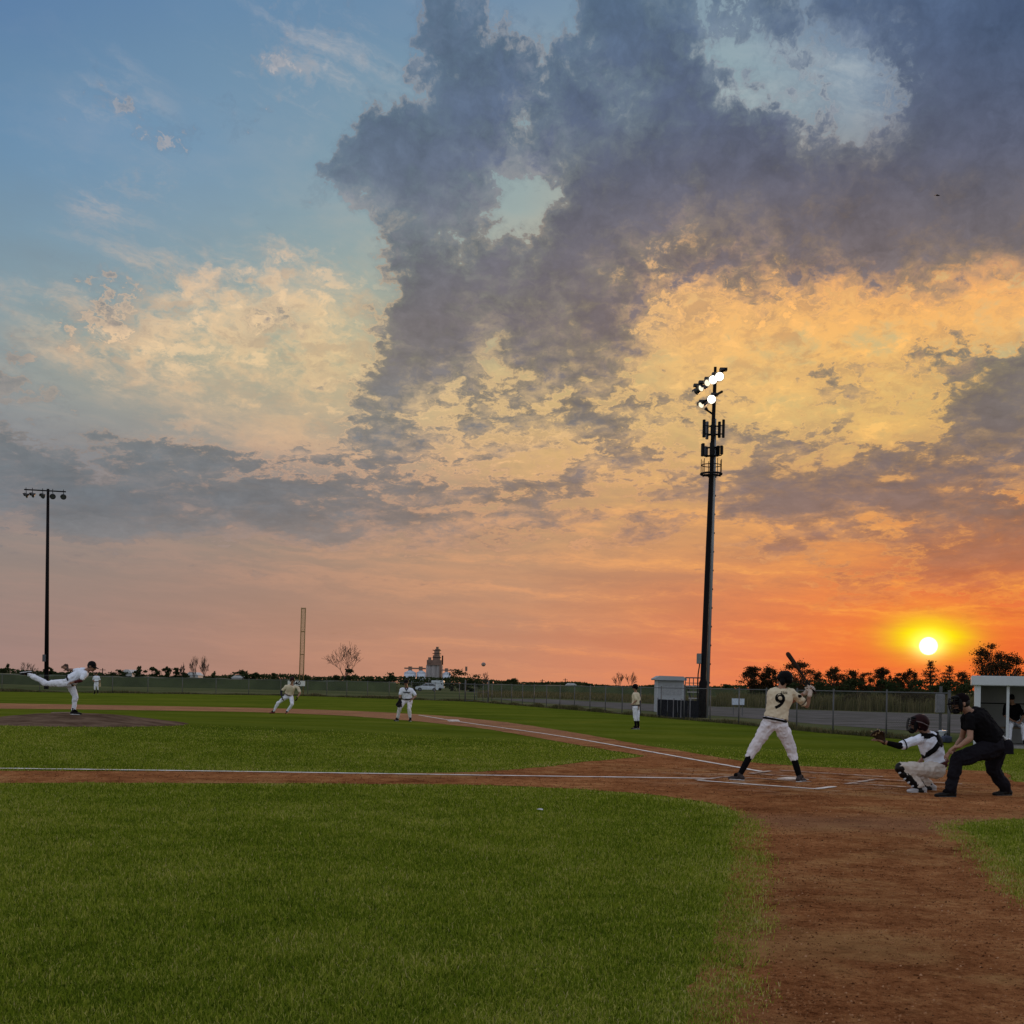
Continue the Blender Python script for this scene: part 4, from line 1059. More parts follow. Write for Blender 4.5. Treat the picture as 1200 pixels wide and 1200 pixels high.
for x in (0.06, .82, 3.3, 5.8): kids.append(MB().box(dp(x, 0.0 if x < .5 else .05, zr0 / 2), (.16 if x < .5 else .07, .12, zr0), rzd).build('front_post', M_FAS, root))
kids.append(MB().box(dp(Ldu / 2, dep / 2 - .1, 0.03), (Ldu, dep + .3, .06), rzd).build('floor_slab', mat('slab', (0.26, 0.25, 0.24), .8), root))
rebase(root, kids)
root = empty('team_bench', dp(2.2, 1.35, 0.06)); tag(root, 'long wooden players bench inside the dugout', 'bench'); kids = []
kids.append(MB().box(dp(2.7, 1.35, .50), (4.6, .34, .05), rzd).build('seat', mat('bench_wood', (0.22, 0.17, 0.12), .7), root))
for x in (.6, 2.7, 4.7): kids.append(MB().box(dp(x, 1.35, .27), (.08, .28, .42), rzd).build('leg', M_DSTEEL, root))
rebase(root, kids)
# bags
def bag(c, d, m, label, rz=0.0, m2=None):
    mb = MB(); z = d[2] / 2
    mb.ell((c.x, c.y, c.z + z), (d[0] / 2, d[1] / 2, z), Matrix.Rotation(rz, 3, 'Z')).box((c.x, c.y, c.z + z * .8), (d[0] * .82, d[1] * .8, d[2] * .8), rz)
    r = empty('equipment_bag', c); tag(r, label, 'bag')
    me = remesh(mb, 'bag_body', .025, 4, .02, 6); k = [link('bag_body', me, m, r)]
    hp = [(c.x + math.cos(rz) * d[0] * .25 * s, c.y + math.sin(rz) * d[0] * .25 * s, c.z + d[2] * zz) for s, zz in ((-1, .9), (-.7, 1.15), (.7, 1.15), (1, .9))]
    k.append(MB().tube(hp, .015, 6).build('handle', m2 or M_BLACK, r)); rebase(r, k); return r
bag(dp(.50, .95, .06), (.50, .35, .40), mat('bag_black', (0.014, 0.014, 0.017), .6), 'black equipment bag on the dugout floor by the bench')
q = at(1121, 872); bag(q + Vector((0, .8, 0)), (.34, .24, .22), mat('bag_blue', (0.05, 0.06, 0.10), .7), 'small dull blue bag lying behind the fence between catcher and umpire', .2)
c = at(1113.5, 871) + Vector((0, .6, 0)); mb = MB().lathe([(.10, 0), (.125, .02), (.14, .30), (.15, .31), (.15, .33), (.12, .345)], c, 18)
r = empty('bucket', c); tag(r, 'white plastic ball bucket by the fence behind the catcher', 'bucket'); k1 = mb.build('bucket_body', mat('bucket_white', (0.55, 0.6, 0.68), .4), r, smooth=True)
hd = MB().tube([c + Vector((.15 * math.cos(t), -.02, .30 + .10 * math.sin(t))) for t in [PI * i / 8 for i in range(9)]], .005, 5).build('handle', M_STEEL, r); rebase(r, [k1, hd])

# ================================================================ GRAIN ELEVATOR
Ye = 800.0; root = empty('grain_elevator', (pt(508, 802, Ye).x, Ye, 0)); tag(root, 'concrete grain elevator with a tall headhouse on the horizon', 'grain elevator'); kids = []
M_CONC = mat('pale_concrete', (0.36, 0.34, 0.34), .8, .12, .08, stretch=(1, 1, .3)); M_TIN = mat('bin_steel', (0.52, 0.58, 0.66), .45, .1, .3, metal=.3, stretch=(1, 1, 8)); M_TAN = mat('headhouse', (0.20, 0.13, 0.10), .7, .25, .3)
def X_(px): return pt(px, 800, Ye).x
def Z_(py, px=508): return pt(px, py, Ye).z
for a_, b_ in ((499, 506), (504, 512), (510, 518.6)):
    r = (X_(b_) - X_(a_)) / 2; cx = (X_(a_) + X_(b_)) / 2
    kids.append(MB().lathe([(r, 0), (r, Z_(779.5)), (r * .3, Z_(779))], (cx, Ye, 0), 20).build('silo', M_CONC, root, smooth=False))
kids.append(MB().box((X_(508.5), Ye, Z_(776.5)), (X_(517) - X_(500), 6, Z_(774) - Z_(780))).build('gallery', M_TAN, root))
kids.append(MB().box((X_(503.3), Ye - 2, Z_(774)), (X_(505) - X_(501.6), 3, Z_(771) - Z_(778))).build('vent_tower', M_TAN, root))
mb = MB()
for (pa, pb, ya, yb) in ((507, 515.5, 777, 768), (508.5, 514.8, 768.2, 762.5), (509.5, 515, 762.7, 760.5), (510.5, 513.5, 760.6, 758)):
    mb.box(((X_(pa) + X_(pb)) / 2, Ye - .2 * ya % 1, (Z_(ya) + Z_(yb)) / 2), (X_(pb) - X_(pa), 5, Z_(yb) - Z_(ya)))
kids.append(mb.build('headhouse', M_TAN, root))
mb = MB()
for y_ in (770.5, 766, 762): mb.box((X_(511.5), Ye, Z_(y_)), (X_(517) - X_(507), 6.4, .35))
mb.tube([(X_(518), Ye, Z_(779)), (X_(518), Ye, Z_(768))], .5, 6); mb.tube([(X_(506.5), Ye, Z_(779)), (X_(510), Ye, Z_(764))], .35, 6)
kids.append(mb.build('steelwork', M_DSTEEL, root)); 
kids.append(MB().box((X_(516.5), Ye - 3.2, Z_(790)), (1.6, 2, Z_(778) - Z_(800))).build('stair_shaft', M_TAN, root)); rebase(root, kids)
def bin_(pa, pb, eave, peak, label):
    cx = (X_(pa) + X_(pb)) / 2; r = (X_(pb) - X_(pa)) / 2; rt = empty('grain_bin', (cx, Ye - 6, 0)); tag(rt, label, 'grain bin', None)
    k = [MB().lathe([(r, 0), (r, Z_(eave, pa))], (cx, Ye - 6, 0), 24).build('bin_wall', M_TIN, rt, smooth=True),
         MB().lathe([(r * 1.04, Z_(eave, pa)), (r * .12, Z_(peak, pa)), (r * .10, Z_(peak, pa) + .9)], (cx, Ye - 6, 0), 24).build('cone_roof', M_TIN, rt)]
    rebase(rt, k)
bin_(474.3, 488.3, 788.3, 785.0, 'leftmost steel grain bin of the row by the elevator'); bin_(488.8, 499.6, 788.3, 785.3, 'steel grain bin between the widest bin and the concrete elevator')
bin_(519, 528.5, 789.5, 786.8, 'steel grain bin on the right of the elevator behind the round tree')
cv = empty('conveyor', (X_(485), Ye - 6, 0)); tag(cv, 'overhead conveyor bridge running across the tops of the grain bins', 'conveyor'); mb = MB()
mb.box((X_(487), Ye - 6, Z_(783.3, 480)), (X_(500) - X_(475), 1.2, .9)).box((X_(525), Ye - 6, Z_(785.4, 520)), (X_(533) - X_(518), 1.2, .7))
mb.box((X_(481.3), Ye - 6, Z_(783.5, 480)), (2.4, 1.5, 2.6)).box((X_(493.5), Ye - 6, Z_(783.5, 490)), (2.4, 1.5, 2.6)).box((X_(523.5), Ye - 6, Z_(785.2, 520)), (2.0, 1.5, 2.2)).box((X_(546.5), Ye - 6, Z_(784, 546)), (1.4, 1.5, 3))
rebase(cv, [mb.build('conveyor_bridge', M_TAN, cv)])

# far white sheds
for i, (pa, pb, ya, yb, Yf, lab) in enumerate([(147, 159, 787.5, 792.5, 420, 'low white roofed farm shed between dark trees'), (221, 235, 790.2, 794, 500, 'long white farm building left of the bare twin trees'),
        (274, 286, 794, 797, 520, 'distant pale shed low on the horizon right of the twin trees'), (663, 675, 802.6, 805, 600, 'tiny white shed on the horizon beyond the gravel lot')]):
    x0 = pt(pa, ya, Yf).x; x1 = pt(pb, ya, Yf).x; zt = pt((pa + pb) / 2, ya, Yf).z + 0.8; c = (x0 + x1) / 2
    rt = empty('farm_shed', (c, Yf, 0)); tag(rt, lab, 'farm shed')
    k = [MB().box((c, Yf, zt * .35), (x1 - x0, 8, zt * .7)).build('wall', mat('shed_wall', (0.40, 0.42, 0.44), .7), rt),
         MB().prism([(x0 - .3, zt * .7), (x1 + .3, zt * .7), (x1 - 1.2, zt), (x0 + 1.2, zt)], Yf - 4.4, Yf + 4.4).build('roof', mat('shed_roof', (0.50, 0.52, 0.54), .5), rt)]
    rebase(rt, k)
for (px, yt, Yf, lab) in [(120.3, 783, 420, 'thin utility pole right of the pitcher on the horizon'), (635.6, 796, 520, 'thin utility pole beyond the outfield corner'), (662.5, 795, 520, 'thin utility pole beside the tiny white shed')]:
    q = pt(px, yt, Yf); rt = empty('utility_pole', (q.x, Yf, 0)); tag(rt, lab, 'utility pole')
    k = [MB().tube([(q.x, Yf, 0), (q.x, Yf, q.z)], .16, 6).build('pole', M_POLE, rt), MB().box((q.x, Yf, q.z - .6), (2.0, .2, .18)).build('crossarm', M_POLE, rt)]; rebase(rt, k)

# ================================================================ VEHICLES
def car(c, heading, label):
    rt = empty('parked_car', c, heading); tag(rt, label, 'car')
    Mw = mat('white_car_paint', (0.50, 0.56, 0.62), .3, .04, 2, spec=.6); Mg = mat('car_glass', (0.015, 0.018, 0.022), .1, .1, spec=.8); Mt = mat('tyre', (0.015, 0.015, 0.015), .9); Mr = mat('wheel_rim', (0.14, 0.15, 0.16), .4, metal=.6)
    prof = [(-2.05, .32), (-2.12, .55), (-2.05, .78), (-1.55, .90), (-1.05, .97), (-.35, 1.40), (.2, 1.50), (1.1, 1.48), (1.75, 1.12), (2.02, 1.02), (2.08, .60), (2.0, .30)]
    mb = MB(); n = len(prof); vs = []
    for y, s in ((-.86, .0), (-.80, 1), (.80, 1), (.86, .0)):
        for x, z in prof:
            tum = max(0, (z - .95)) * .38
            yy = math.copysign(abs(y) - tum, y); vs.append((x * (1 if s else .985), yy, z if s else .30 + (z - .30) * .985))
    fs = []
    for r in range(3):
        for k in range(n): fs.append((r * n + k, r * n + (k + 1) % n, (r + 1) * n + (k + 1) % n, (r + 1) * n + k))
    fs += [tuple(range(n)), tuple(range(3 * n, 4 * n))[::-1]]
    body = mb.add(vs, fs).build('body', Mw, rt, bevel=.02)
    for s in (-1, 1):
        for poly, nm in (([(-.92, 1.01), (-.34, 1.35), (.12, 1.43), (.12, 1.02)], 'side_window'), ([(.20, 1.02), (.20, 1.43), (1.02, 1.41), (1.55, 1.12), (1.35, 1.03)], 'side_window')):
            vs = []
            for off in (0, .012):
                for x, z in poly: vs.append((x, s * (.868 - max(0, z - .95) * .38 + off), z))
            m_ = len(poly); fs = [tuple(range(m_)), tuple(range(m_, 2 * m_))] + [(k, (k + 1) % m_, (k + 1) % m_ + m_, k + m_) for k in range(m_)]
            MB().add(vs, fs).build(nm, Mg, rt)
        for x in (-1.30, 1.28):
            t = MB().tube([(x, s * .66, .33), (x, s * .875, .33)], .33, 18).build('tyre', Mt, None); 
            w = empty('wheel', (0, 0, 0)); w.parent = rt; t.parent = w
            MB().tube([(x, s * .80, .33), (x, s * .885, .33)], .20, 14).build('rim', Mr, w)
        MB().ell((-2.03, s * .62, .70), (.06, .16, .08), n=8, m=6).build('headlight', mat('headlamp', (.5, .5, .5), .2), rt)
        MB().box((2.03, s * .66, .88), (.06, .2, .2)).build('taillight', mat('tail_red', (.25, .02, .02), .3), rt)
    wsv = [(-1.0, -.72, 1.02), (-1.0, .72, 1.02), (-.40, .60, 1.40), (-.40, -.60, 1.40)]
    MB().add([Vector(v) + Vector((-.012, 0, .012)) for v in wsv] + [Vector(v) + Vector((-.002, 0, .004)) for v in wsv], [(0, 1, 2, 3), (7, 6, 5, 4), (0, 4, 5, 1), (1, 5, 6, 2), (2, 6, 7, 3), (3, 7, 4, 0)]).build('windscreen', Mg, rt)
    return rt
c = at(500.5, 811.6, 0.0); c = Vector((pt(500.5, 811, 222).x, 222, -0.0)); car(c, .05, 'white hatchback parked in the grass below the grain elevator')
# white trailer roof behind the car
q0 = pt(505, 803, 250); q1 = pt(520, 797.6, 250); rt = empty('camper_trailer', ((q0.x + q1.x) / 2, 252, 0)); tag(rt, 'white box trailer standing behind the parked hatchback', 'trailer'); c = rt.location.copy()
k = [MB().box((c.x, c.y, (q1.z + .45) / 2), (q1.x - q0.x, 2.2, q1.z - .45)).build('box', mat('trailer_white', (0.50, 0.56, 0.60), .5), rt, bevel=.08)]
for s in (-.5, .5): k.append(MB().tube([(c.x + s, c.y - 1.1, .3), (c.x + s, c.y - .9, .3)], .3, 14).build('wheel', M_BLACK, rt))
k.append(MB().tube([(q0.x, c.y, .5), (q0.x - 1.1, c.y, .45)], .05, 6).build('tow_bar', M_DSTEEL, rt)); rebase(rt, k)

# ================================================================ TREES AND PLANTS
def leaf_mat(name, c1, c2):
    m = bpy.data.materials.new(name); m.use_nodes = True; t = m.node_tree; t.nodes.clear(); N = NT(t)
    geo = t.nodes.new('ShaderNodeNewGeometry'); oi = t.nodes.new('ShaderNodeObjectInfo')
    f = N.m('ADD', N.m('MULTIPLY', N.noise(geo.outputs['Position'], .9, 3, .6), .8), N.m('MULTIPLY', oi.outputs['Random'], .25))
    c = N.ramp(f, [(.3, c1), (.75, c2)])
    d = t.nodes.new('ShaderNodeBsdfDiffuse'); N.put(d.inputs[0], c); tr = t.nodes.new('ShaderNodeBsdfTranslucent'); N.put(tr.inputs[0], c)
    mx = t.nodes.new('ShaderNodeMixShader'); mx.inputs[0].default_value = .2; t.links.new(d.outputs[0], mx.inputs[1]); t.links.new(tr.outputs[0], mx.inputs[2])
    o = t.nodes.new('ShaderNodeOutputMaterial'); t.links.new(mx.outputs[0], o.inputs[0]); return m
M_LEAF = leaf_mat('dark_leaves', (0.022, 0.034, 0.014), (0.050, 0.062, 0.026)); M_LEAFB = leaf_mat('brown_leaves', (0.034, 0.030, 0.018), (0.075, 0.060, 0.034))
M_LEAFW = leaf_mat('sunset_tinted_leaves', (0.030, 0.022, 0.012), (0.080, 0.048, 0.024))  # slightly reddish brown: the low sun's red glare put into the leaf colour
M_BARK = mat('bark', (0.045, 0.036, 0.030), .9, .3, 2)
def leaves(me_name, pts_, size, m, parent, seed=0):
    r = np.random.default_rng(seed); n = len(pts_); c = np.array(pts_); a = r.normal(size=(n, 3)); a /= np.linalg.norm(a, axis=1)[:, None]; b = np.cross(a, r.normal(size=(n, 3))); b /= np.linalg.norm(b, axis=1)[:, None]
    s = (size * r.uniform(.5, 1.2, n))[:, None]
    V = np.stack([c - a * s, c + b * s * .55, c + a * s, c - b * s * .55], 1).reshape(-1, 3)
    me = bpy.data.meshes.new(me_name); me.vertices.add(n * 4); me.vertices.foreach_set('co', V.astype(np.float32).ravel())
    me.loops.add(n * 4); me.loops.foreach_set('vertex_index', np.arange(n * 4, dtype=np.int32)); me.polygons.add(n); me.polygons.foreach_set('loop_start', (np.arange(n) * 4).astype(np.int32)); me.update(calc_edges=True)
    return link(me_name, me, m, parent)
def tree(px, base, top, wpx, Y, label, m=None, nclump=16, per=150, seed=0, kind='round', group=None, leaf=None, gap=.5, trunkh=.3):
    r = random.Random(seed * 7 + int(px)); g = pt(px, base, Y); H = pt(px, top, Y).z; z0 = 0.0; Wd = wpx / F * Y * (1.30 if kind == 'round' else 1.25); H = H * 1.05; rt = empty('leafy_tree' if kind == 'round' else ('conifer_tree' if kind == 'fir' else 'shrub'), (g.x, Y, 0)); tag(rt, label, {'round': 'tree', 'fir': 'conifer', 'bush': 'shrub'}[kind], group)
    pts_ = []; mb = MB(); lf = leaf or max(.10, Y * .0009)
    if kind == 'fir':
        mb.tube([(0, 0, 0), (0, 0, H * .97)], [H * .03, .03], 7)
        z = H * .12
        while z < H * .98:
            t = (z - H * .12) / (H * .88); R_ = Wd / 2 * (1 - t) ** .7 * r.uniform(.75, 1.25)
            for k in range(8):
                a = r.uniform(0, 2 * PI); tip = Vector((math.cos(a) * R_, math.sin(a) * R_, z + .06 * H * r.uniform(-.2, .8))); mb.tube([(0, 0, z), tuple(tip)], [.05, .02], 4)
                for q in range(int(per * .22 * (1.25 - t))):
                    s = r.random() ** .7; pts_.append((tip.x * s + r.gauss(0, .06 * Wd * (1 - t * .6)), tip.y * s + r.gauss(0, .06 * Wd), z + (tip.z - z) * s + r.gauss(0, .02 * H)))
            z += H * r.uniform(.05, .09)
    else:
        th = H * trunkh if kind == 'round' else 0.0
        cl = []
        if kind == 'round':
            nb = r.choice((1, 2, 2, 3))
        else: nb = 1
        for k in range(nclump):
            a = r.uniform(0, 2 * PI); q = r.random() ** .6; zz = r.random()
            prof = math.sin(PI * min(1, .15 + zz * .85)) ** .6
            c = Vector((math.cos(a) * q * Wd / 2 * .82 * prof, math.sin(a) * q * Wd / 2 * .82 * prof, th + (H - th) * (.08 + .86 * zz)))
            cl.append(c)
        for k, c in enumerate(cl):
            s = Wd * r.uniform(.035, .10); sz = (H - th) * r.uniform(.030, .075)
            nn = int(per * r.uniform(.5, 1.3))
            for _ in range(nn): pts_.append((c.x + r.gauss(0, s), c.y + r.gauss(0, s), max(.05, c.z + r.gauss(0, sz))))
        if kind == 'round':
            for b_ in range(nb):
                off = Vector((r.uniform(-.15, .15) * Wd if nb > 1 else 0, 0, 0)); fork = off * 1.4 + Vector((r.uniform(-.05, .05) * Wd, 0, th * 1.1))
                mb.tube([off * .5, (off + fork) / 2, fork], [H * .035, H * .026, H * .020], 7)
                for c in cl[b_::nb]:
                    mid = (fork + c) / 2 + Vector((r.gauss(0, .04 * Wd), r.gauss(0, .04 * Wd), r.uniform(-.02, .05) * H)); mb.tube([fork, mid, c], [H * .014, H * .008, H * .003], 5)
        else:
            for c in cl[:8]: mb.tube([(c.x * .2, c.y * .2, 0), tuple(c)], [.05, .02], 4)
    if kind != 'bush': tr = mb.build('trunk', M_BARK, rt)
    else: tr = mb.build('stems', M_BARK, rt)
    leaves('crown' if kind != 'bush' else 'foliage', pts_, lf, m or M_LEAF, rt, seed + int(px))
    return rt
def bare_tree(px, base, top, wpx, Y, label, seed, trunk_r=.14, depth=6, group=None, spread=.5, nstem=1):
    r = random.Random(seed); g = pt(px, base, Y); H = pt(px, top, Y).z; Wd = wpx / F * Y; rt = empty('bare_tree', (g.x, Y, 0)); tag(rt, label, 'tree', group)
    segs = []
    def grow(p, d, L, rad, k):
        n = 3; pts_ = [p]; rr = [rad]; dd = d.copy()
        for i in range(n):
            dd = (dd + Vector((r.gauss(0, .10), r.gauss(0, .10), r.gauss(.03, .05)))).normalized(); p = p + dd * L / n; pts_.append(p); rr.append(rad * (1 - .45 * (i + 1) / n))
        segs.append((pts_, rr, k))
        if k <= 0: return
        nb = r.choice((3, 4)) if k >= depth - 1 else r.choice((2, 3, 3))
        a0 = r.uniform(0, 2 * PI)
        for q_ in range(nb):
            ang = r.uniform(.30, .60) if k < depth else r.uniform(.30, .85); az_ = a0 + 2 * PI * q_ / nb + r.uniform(-.4, .4); o = dd.orthogonal().normalized(); o.rotate(Quaternion(dd, az_))
            nd = (dd * math.cos(ang) + o * math.sin(ang) + Vector((0, 0, .06))).normalized(); j = r.choice((-1, -1, -2)) if k < depth else r.choice((-1, -2))
            grow(pts_[j], nd, (L * r.uniform(.70, .92)) if k < depth else r.uniform(.75, 1.0), rr[j] * .70, k - 1)
    for s in range(nstem): grow(Vector((0, 0, 0)), Vector((r.uniform(-.15, .15) + (s - (nstem - 1) / 2) * .3, r.uniform(-.1, .1), 1)).normalized(), .75, .055, depth)
    allp = [p for pp, _, _ in segs for p in pp]; mx = max(p.z for p in allp); wx_ = max(abs(p.x) for p in allp)
    sz, sx = H / mx, (Wd / 2) / wx_
    a = MB(); b_ = MB()
    for pp, rr, k in segs:
        q = [Vector((p.x * sx, p.y * sx, p.z * sz)) for p in pp]; rad = [max(v * trunk_r / .055, Y * .00011) for v in rr]
        (a if k == depth else b_).tube(q, rad, 6 if k > 2 else 4, caps=k > 2)
    a.build('trunk', M_BARK, rt); b_.build('branches', M_BARK, rt); return rt
G1_ = 'trees on the far horizon'
spec = [ # px, base, top, width, Y, kind, label
 (7, 791, 779.5, 15, 330, 'round', 'dark round tree at the far left edge behind the outfield'),
 (57, 791, 782.5, 17, 380, 'round', 'dark tree crown beside the foot of the slim light pole'),
 (30, 792, 787, 22, 400, 'bush', 'low dark shrub between the left edge tree and the light pole'),
 (88, 793, 787, 18, 400, 'bush', 'low shrub on the horizon behind the pitcher'),
 (140, 794, 785.5, 22, 400, 'bush', 'wide shrub left of the low white roofed shed'),
 (165, 795, 781.5, 12, 400, 'round', 'compact dark tree right of the low white roofed shed'),
 (180, 795, 783.0, 14, 410, 'round', 'pointed dark tree second right of the white roofed shed'),
 (195, 796, 782.5, 12, 405, 'round', 'third dark tree right of the white roofed shed'),
 (206, 796, 783.5, 13, 400, 'round', 'rightmost dark tree of the clump beside the white roofed shed'),
 (217, 797, 789, 14, 420, 'bush', 'low shrub left of the long white building'),
 (251.5, 797, 788.5, 8, 360, 'round', 'small dark round tree right of the bare twin trees'),
 (283, 798, 786.5, 26, 520, 'bush', 'broad pale green shrub mass in the middle distance'),
 (300, 798, 789.5, 16, 520, 'bush', 'smaller shrub right of the broad pale green one'),
 (320, 799, 789.8, 11, 460, 'round', 'rounded tree left of the yellow foul pole'),
 (358, 799, 794, 14, 460, 'bush', 'low shrub just right of the yellow foul pole'),
 (375, 800, 794, 16, 460, 'bush', 'low shrub left of the big bare tree'),
 (409, 801, 785.5, 20, 300, 'bush', 'leafy shrub at the foot of the big bare tree'),
 (394, 801, 793, 18, 310, 'bush', 'low leafy shrub left of the foot of the big bare tree'),
 (435, 801.5, 795.5, 24, 420, 'bush', 'long low shrub right of the big bare tree'),
 (457.5, 802, 788.5, 15, 330, 'round', 'small leafy tree left of the grain bins'),
 (486.5, 806, 800.5, 7, 224, 'bush', 'small dark shrub beside the nose of the white hatchback'),
 (536, 804, 785.6, 26, 240, 'bush', 'large rounded shrub right of the grain elevator'),
 (553, 804, 789, 28, 242, 'bush', 'dense dark shrub under the flying ball'),
 (600, 804.5, 796, 24, 320, 'bush', 'isolated dark shrub on the horizon left of the bare pair'),
 (580, 805, 801, 14, 420, 'bush', 'low dark shrub on the horizon beyond the gate'),
 (654, 805.5, 801, 20, 500, 'bush', 'low shrub left of the tiny white shed'),
 (687, 806, 801.5, 8, 420, 'bush', 'tiny shrub right of the tiny white shed'),
 (712, 807, 802, 26, 480, 'bush', 'low shrub row left of the bare pair of trees'),
 (760, 808, 802.5, 12, 400, 'bush', 'low shrub between the bare pair and the hut'),
 (848, 809, 802.5, 22, 420, 'bush', 'low shrub row right of the tower base'),
]
for i, (px, b_, tp, w_, Y_, kd, lab) in enumerate(spec):
    tree(px, b_, tp, w_, Y_, lab, nclump=12 if kd == 'round' else 14, per=90, seed=i, kind=kd, group=None, trunkh=.12)
right = [
 (883, 782.5, 24, 150, 'round', 'leftmost leafy tree of the sunset row, left of the batter helmet'),
 (900, 784, 20, 152, 'round', 'open branched tree touching the left side of the batter helmet'),
 (937, 777.5, 34, 160, 'round', 'tall leafy tree behind the baseball bat'),
 (960, 786, 26, 165, 'round', 'leafy tree right of the bat and hands'),
 (978, 783.5, 18, 165, 'round', 'leafy tree second right of the bat'),
 (996, 786.5, 20, 168, 'round', 'uneven tree midway between batter and catcher'),
 (1014, 788.5, 18, 170, 'round', 'low crowned tree left of the rounded one above the catcher mitt'),
 (1034, 784.5, 17, 170, 'round', 'rounded taller tree above the catcher mitt'),
 (1050, 788, 15, 172, 'round', 'slim tree left of the first conifer'),
 (1066, 787.5, 18, 172, 'round', 'ragged tree just left of the taller conifer'),
 (1090, 776.5, 24, 165, 'fir', 'taller conifer directly below the sun'),
 (1112, 780.5, 22, 165, 'fir', 'second conifer right of the sun'),
 (1128, 789.5, 18, 170, 'round', 'low tree between the second conifer and the dugout'),
 (1160, 757.5, 34, 110, 'round', 'tall open crowned tree above the dugout roof'),
 (1184, 771, 30, 112, 'round', 'dense tree above the right end of the dugout roof'),
 (1205, 776, 30, 114, 'round', 'dark tree cut off by the right edge above the dugout'),
]
for i, (px, tp, w_, Y_, kd, lab) in enumerate(right):
    tree(px, 812, tp, w_ * (1.25 if kd == 'round' else 1.3), Y_, lab, m=M_LEAFW, nclump=(30 if i % 3 else 22), per=190 if Y_ > 120 else 230, seed=50 + i, kind=kd, leaf=.11 if Y_ > 120 else .085, trunkh=.26)
# undergrowth shrubs joining the row
for i, (px, w_, tp, Y_) in enumerate([(892, 30, 804, 150), (925, 40, 800, 150), (960, 42, 798, 155), (1000, 46, 799, 160), (1040, 46, 797, 160), (1075, 46, 798, 158), (1110, 42, 799, 158), (1135, 34, 799, 150)]):
    tree(px, 812, tp, w_, Y_, ['dense low shrub filling the tree row behind the batter', 'low shrub under the tree behind the batter helmet', 'low shrub in the tree row right of the batter hands', 'low shrub midway along the sunset tree row', 'low shrub under the rounded tree above the mitt', 'low shrub beneath the taller conifer', 'low shrub beneath the second conifer', 'low shrub ending the tree row beside the dugout'][i], nclump=22, per=90, seed=90 + i, kind='bush', leaf=.16)
bare_tree(228, 798, 768.5, 16, 330, 'left tree of the bare twin pair on the left horizon', 3, .16, 4)
bare_tree(240, 798, 768, 16, 330, 'right tree of the bare twin pair on the left horizon', 5, .16, 4)
bare_tree(212, 797, 776, 10, 340, 'spindly bare sapling left of the twin pair', 8, .07, 4)
bare_tree(404, 801, 751.5, 58, 300, 'large bare tree with spreading branches left of the grain elevator', 12, .34, 5)
bare_tree(570, 805, 787, 14, 300, 'small bare tree under the flying ball', 14, .08, 4)
bare_tree(725, 807, 787, 18, 300, 'left one of the bare pair behind the base coach', 17, .12, 4)
bare_tree(738, 807, 786.5, 18, 300, 'right one of the bare pair behind the base coach', 19, .12, 4)
bare_tree(33, 792, 776, 18, 330, 'thin bare tree behind the raised foot of the pitcher', 23, .08, 4)

# far-off wood on the horizon
def treeline():
    r = np.random.default_rng(5); out = []
    n = 52000; x = r.uniform(-900, 900, n); y = 760 + r.uniform(-25, 25, n)
    top = 1.6 + 3.6 * vnoise(x, y * 0, .018, 3) ** 2 + 3.2 * vnoise(x, y * 0, .07, 4) * vnoise(x, 0 * y, .02, 9)
    z = top * r.uniform(0, 1, n) ** .7
    return np.stack([x, y, z], 1)
tl = leaves('treeline', treeline(), 1.0, M_LEAF, None, 3); tag(tl, 'distant line of dark woods along the whole horizon', 'woods', kind='stuff')
# field of tall crop beyond the outfield
def crop(x0=-330, x1=-17.5, Yn=186):
    vs = []; fs = []; xs_ = np.linspace(x0, x1, 400); Ys = [Yn, Yn + 1, Yn + 4, Yn + 14, Yn + 44, Yn + 114, Yn + 264, Yn + 560]
    for j, Y_ in enumerate(Ys):
        for x in xs_:
            xx = x * (Y_ / Yn) ** 1.0
            z = 0 if j == 0 else 1.18 + .35 * float(vnoise(xx, Y_, .35, 6)) + .30 * float(vnoise(xx, Y_, .04, 8)) - .002 * (x > 0) * 0
            vs.append((xx, Y_ + 1.5 * float(vnoise(xx, 0, .2, 3)), z))
    n = len(xs_)
    for j in range(len(Ys) - 1):
        for i in range(n - 1): fs.append((j * n + i, j * n + i + 1, (j + 1) * n + i + 1, (j + 1) * n + i))
    return raw_mesh('crop_field', vs, fs)
M_CROP = mat('crop_green', (0.038, 0.052, 0.022), .95, .25, .25, col2=(0.060, 0.078, 0.030), bump=1, bscale=3)
tag(link('crop_field', crop(), M_CROP), 'dark green field of standing crop beyond the outfield fence', 'crop', kind='stuff')
tag(link('crop_field', crop(-7, 130, 262), M_CROP), 'dark crop field far behind the gravel lot', 'crop', kind='stuff')
# weeds and tall dry grass
M_DRY = blade_mat('dry_blade', [(0.25, (0.055, 0.060, 0.024)), (0.5, (0.10, 0.095, 0.042)), (0.72, (0.20, 0.165, 0.085))], .2)
def band(pxa, pxb, ya, yb, N, noise_s=0.0):
    def f(_):
        px = rng.uniform(pxa, pxb, N); t = rng.uniform(0, 1, N); ys_ = ya(px) + (yb(px) - ya(px)) * t
        xy = np.array([tuple(at(a, b_, 0.0))[:2] for a, b_ in zip(px, ys_)]); return xy[:, 0], xy[:, 1], np.zeros(N) + .015, None
    return f
lot_top = lambda px: np.interp(px, [575, 640, 700, 780, 860, 1000, 1140, 1400], [818, 818.5, 821.5, 825.5, 829, 833.6, 837.5, 842])
blades('tall_grass', 0, band(840, 1400, lot_top, lambda p: lot_top(p) - 8, 26000), lambda x, y, n: rng.uniform(.7, 1.35, n) * (.55 + .7 * vnoise(x, y, .25, 4)), lambda x, y, n: .06 + 0 * x, M_DRY, 'tall dry weeds behind the gravel lot on the right', .22)
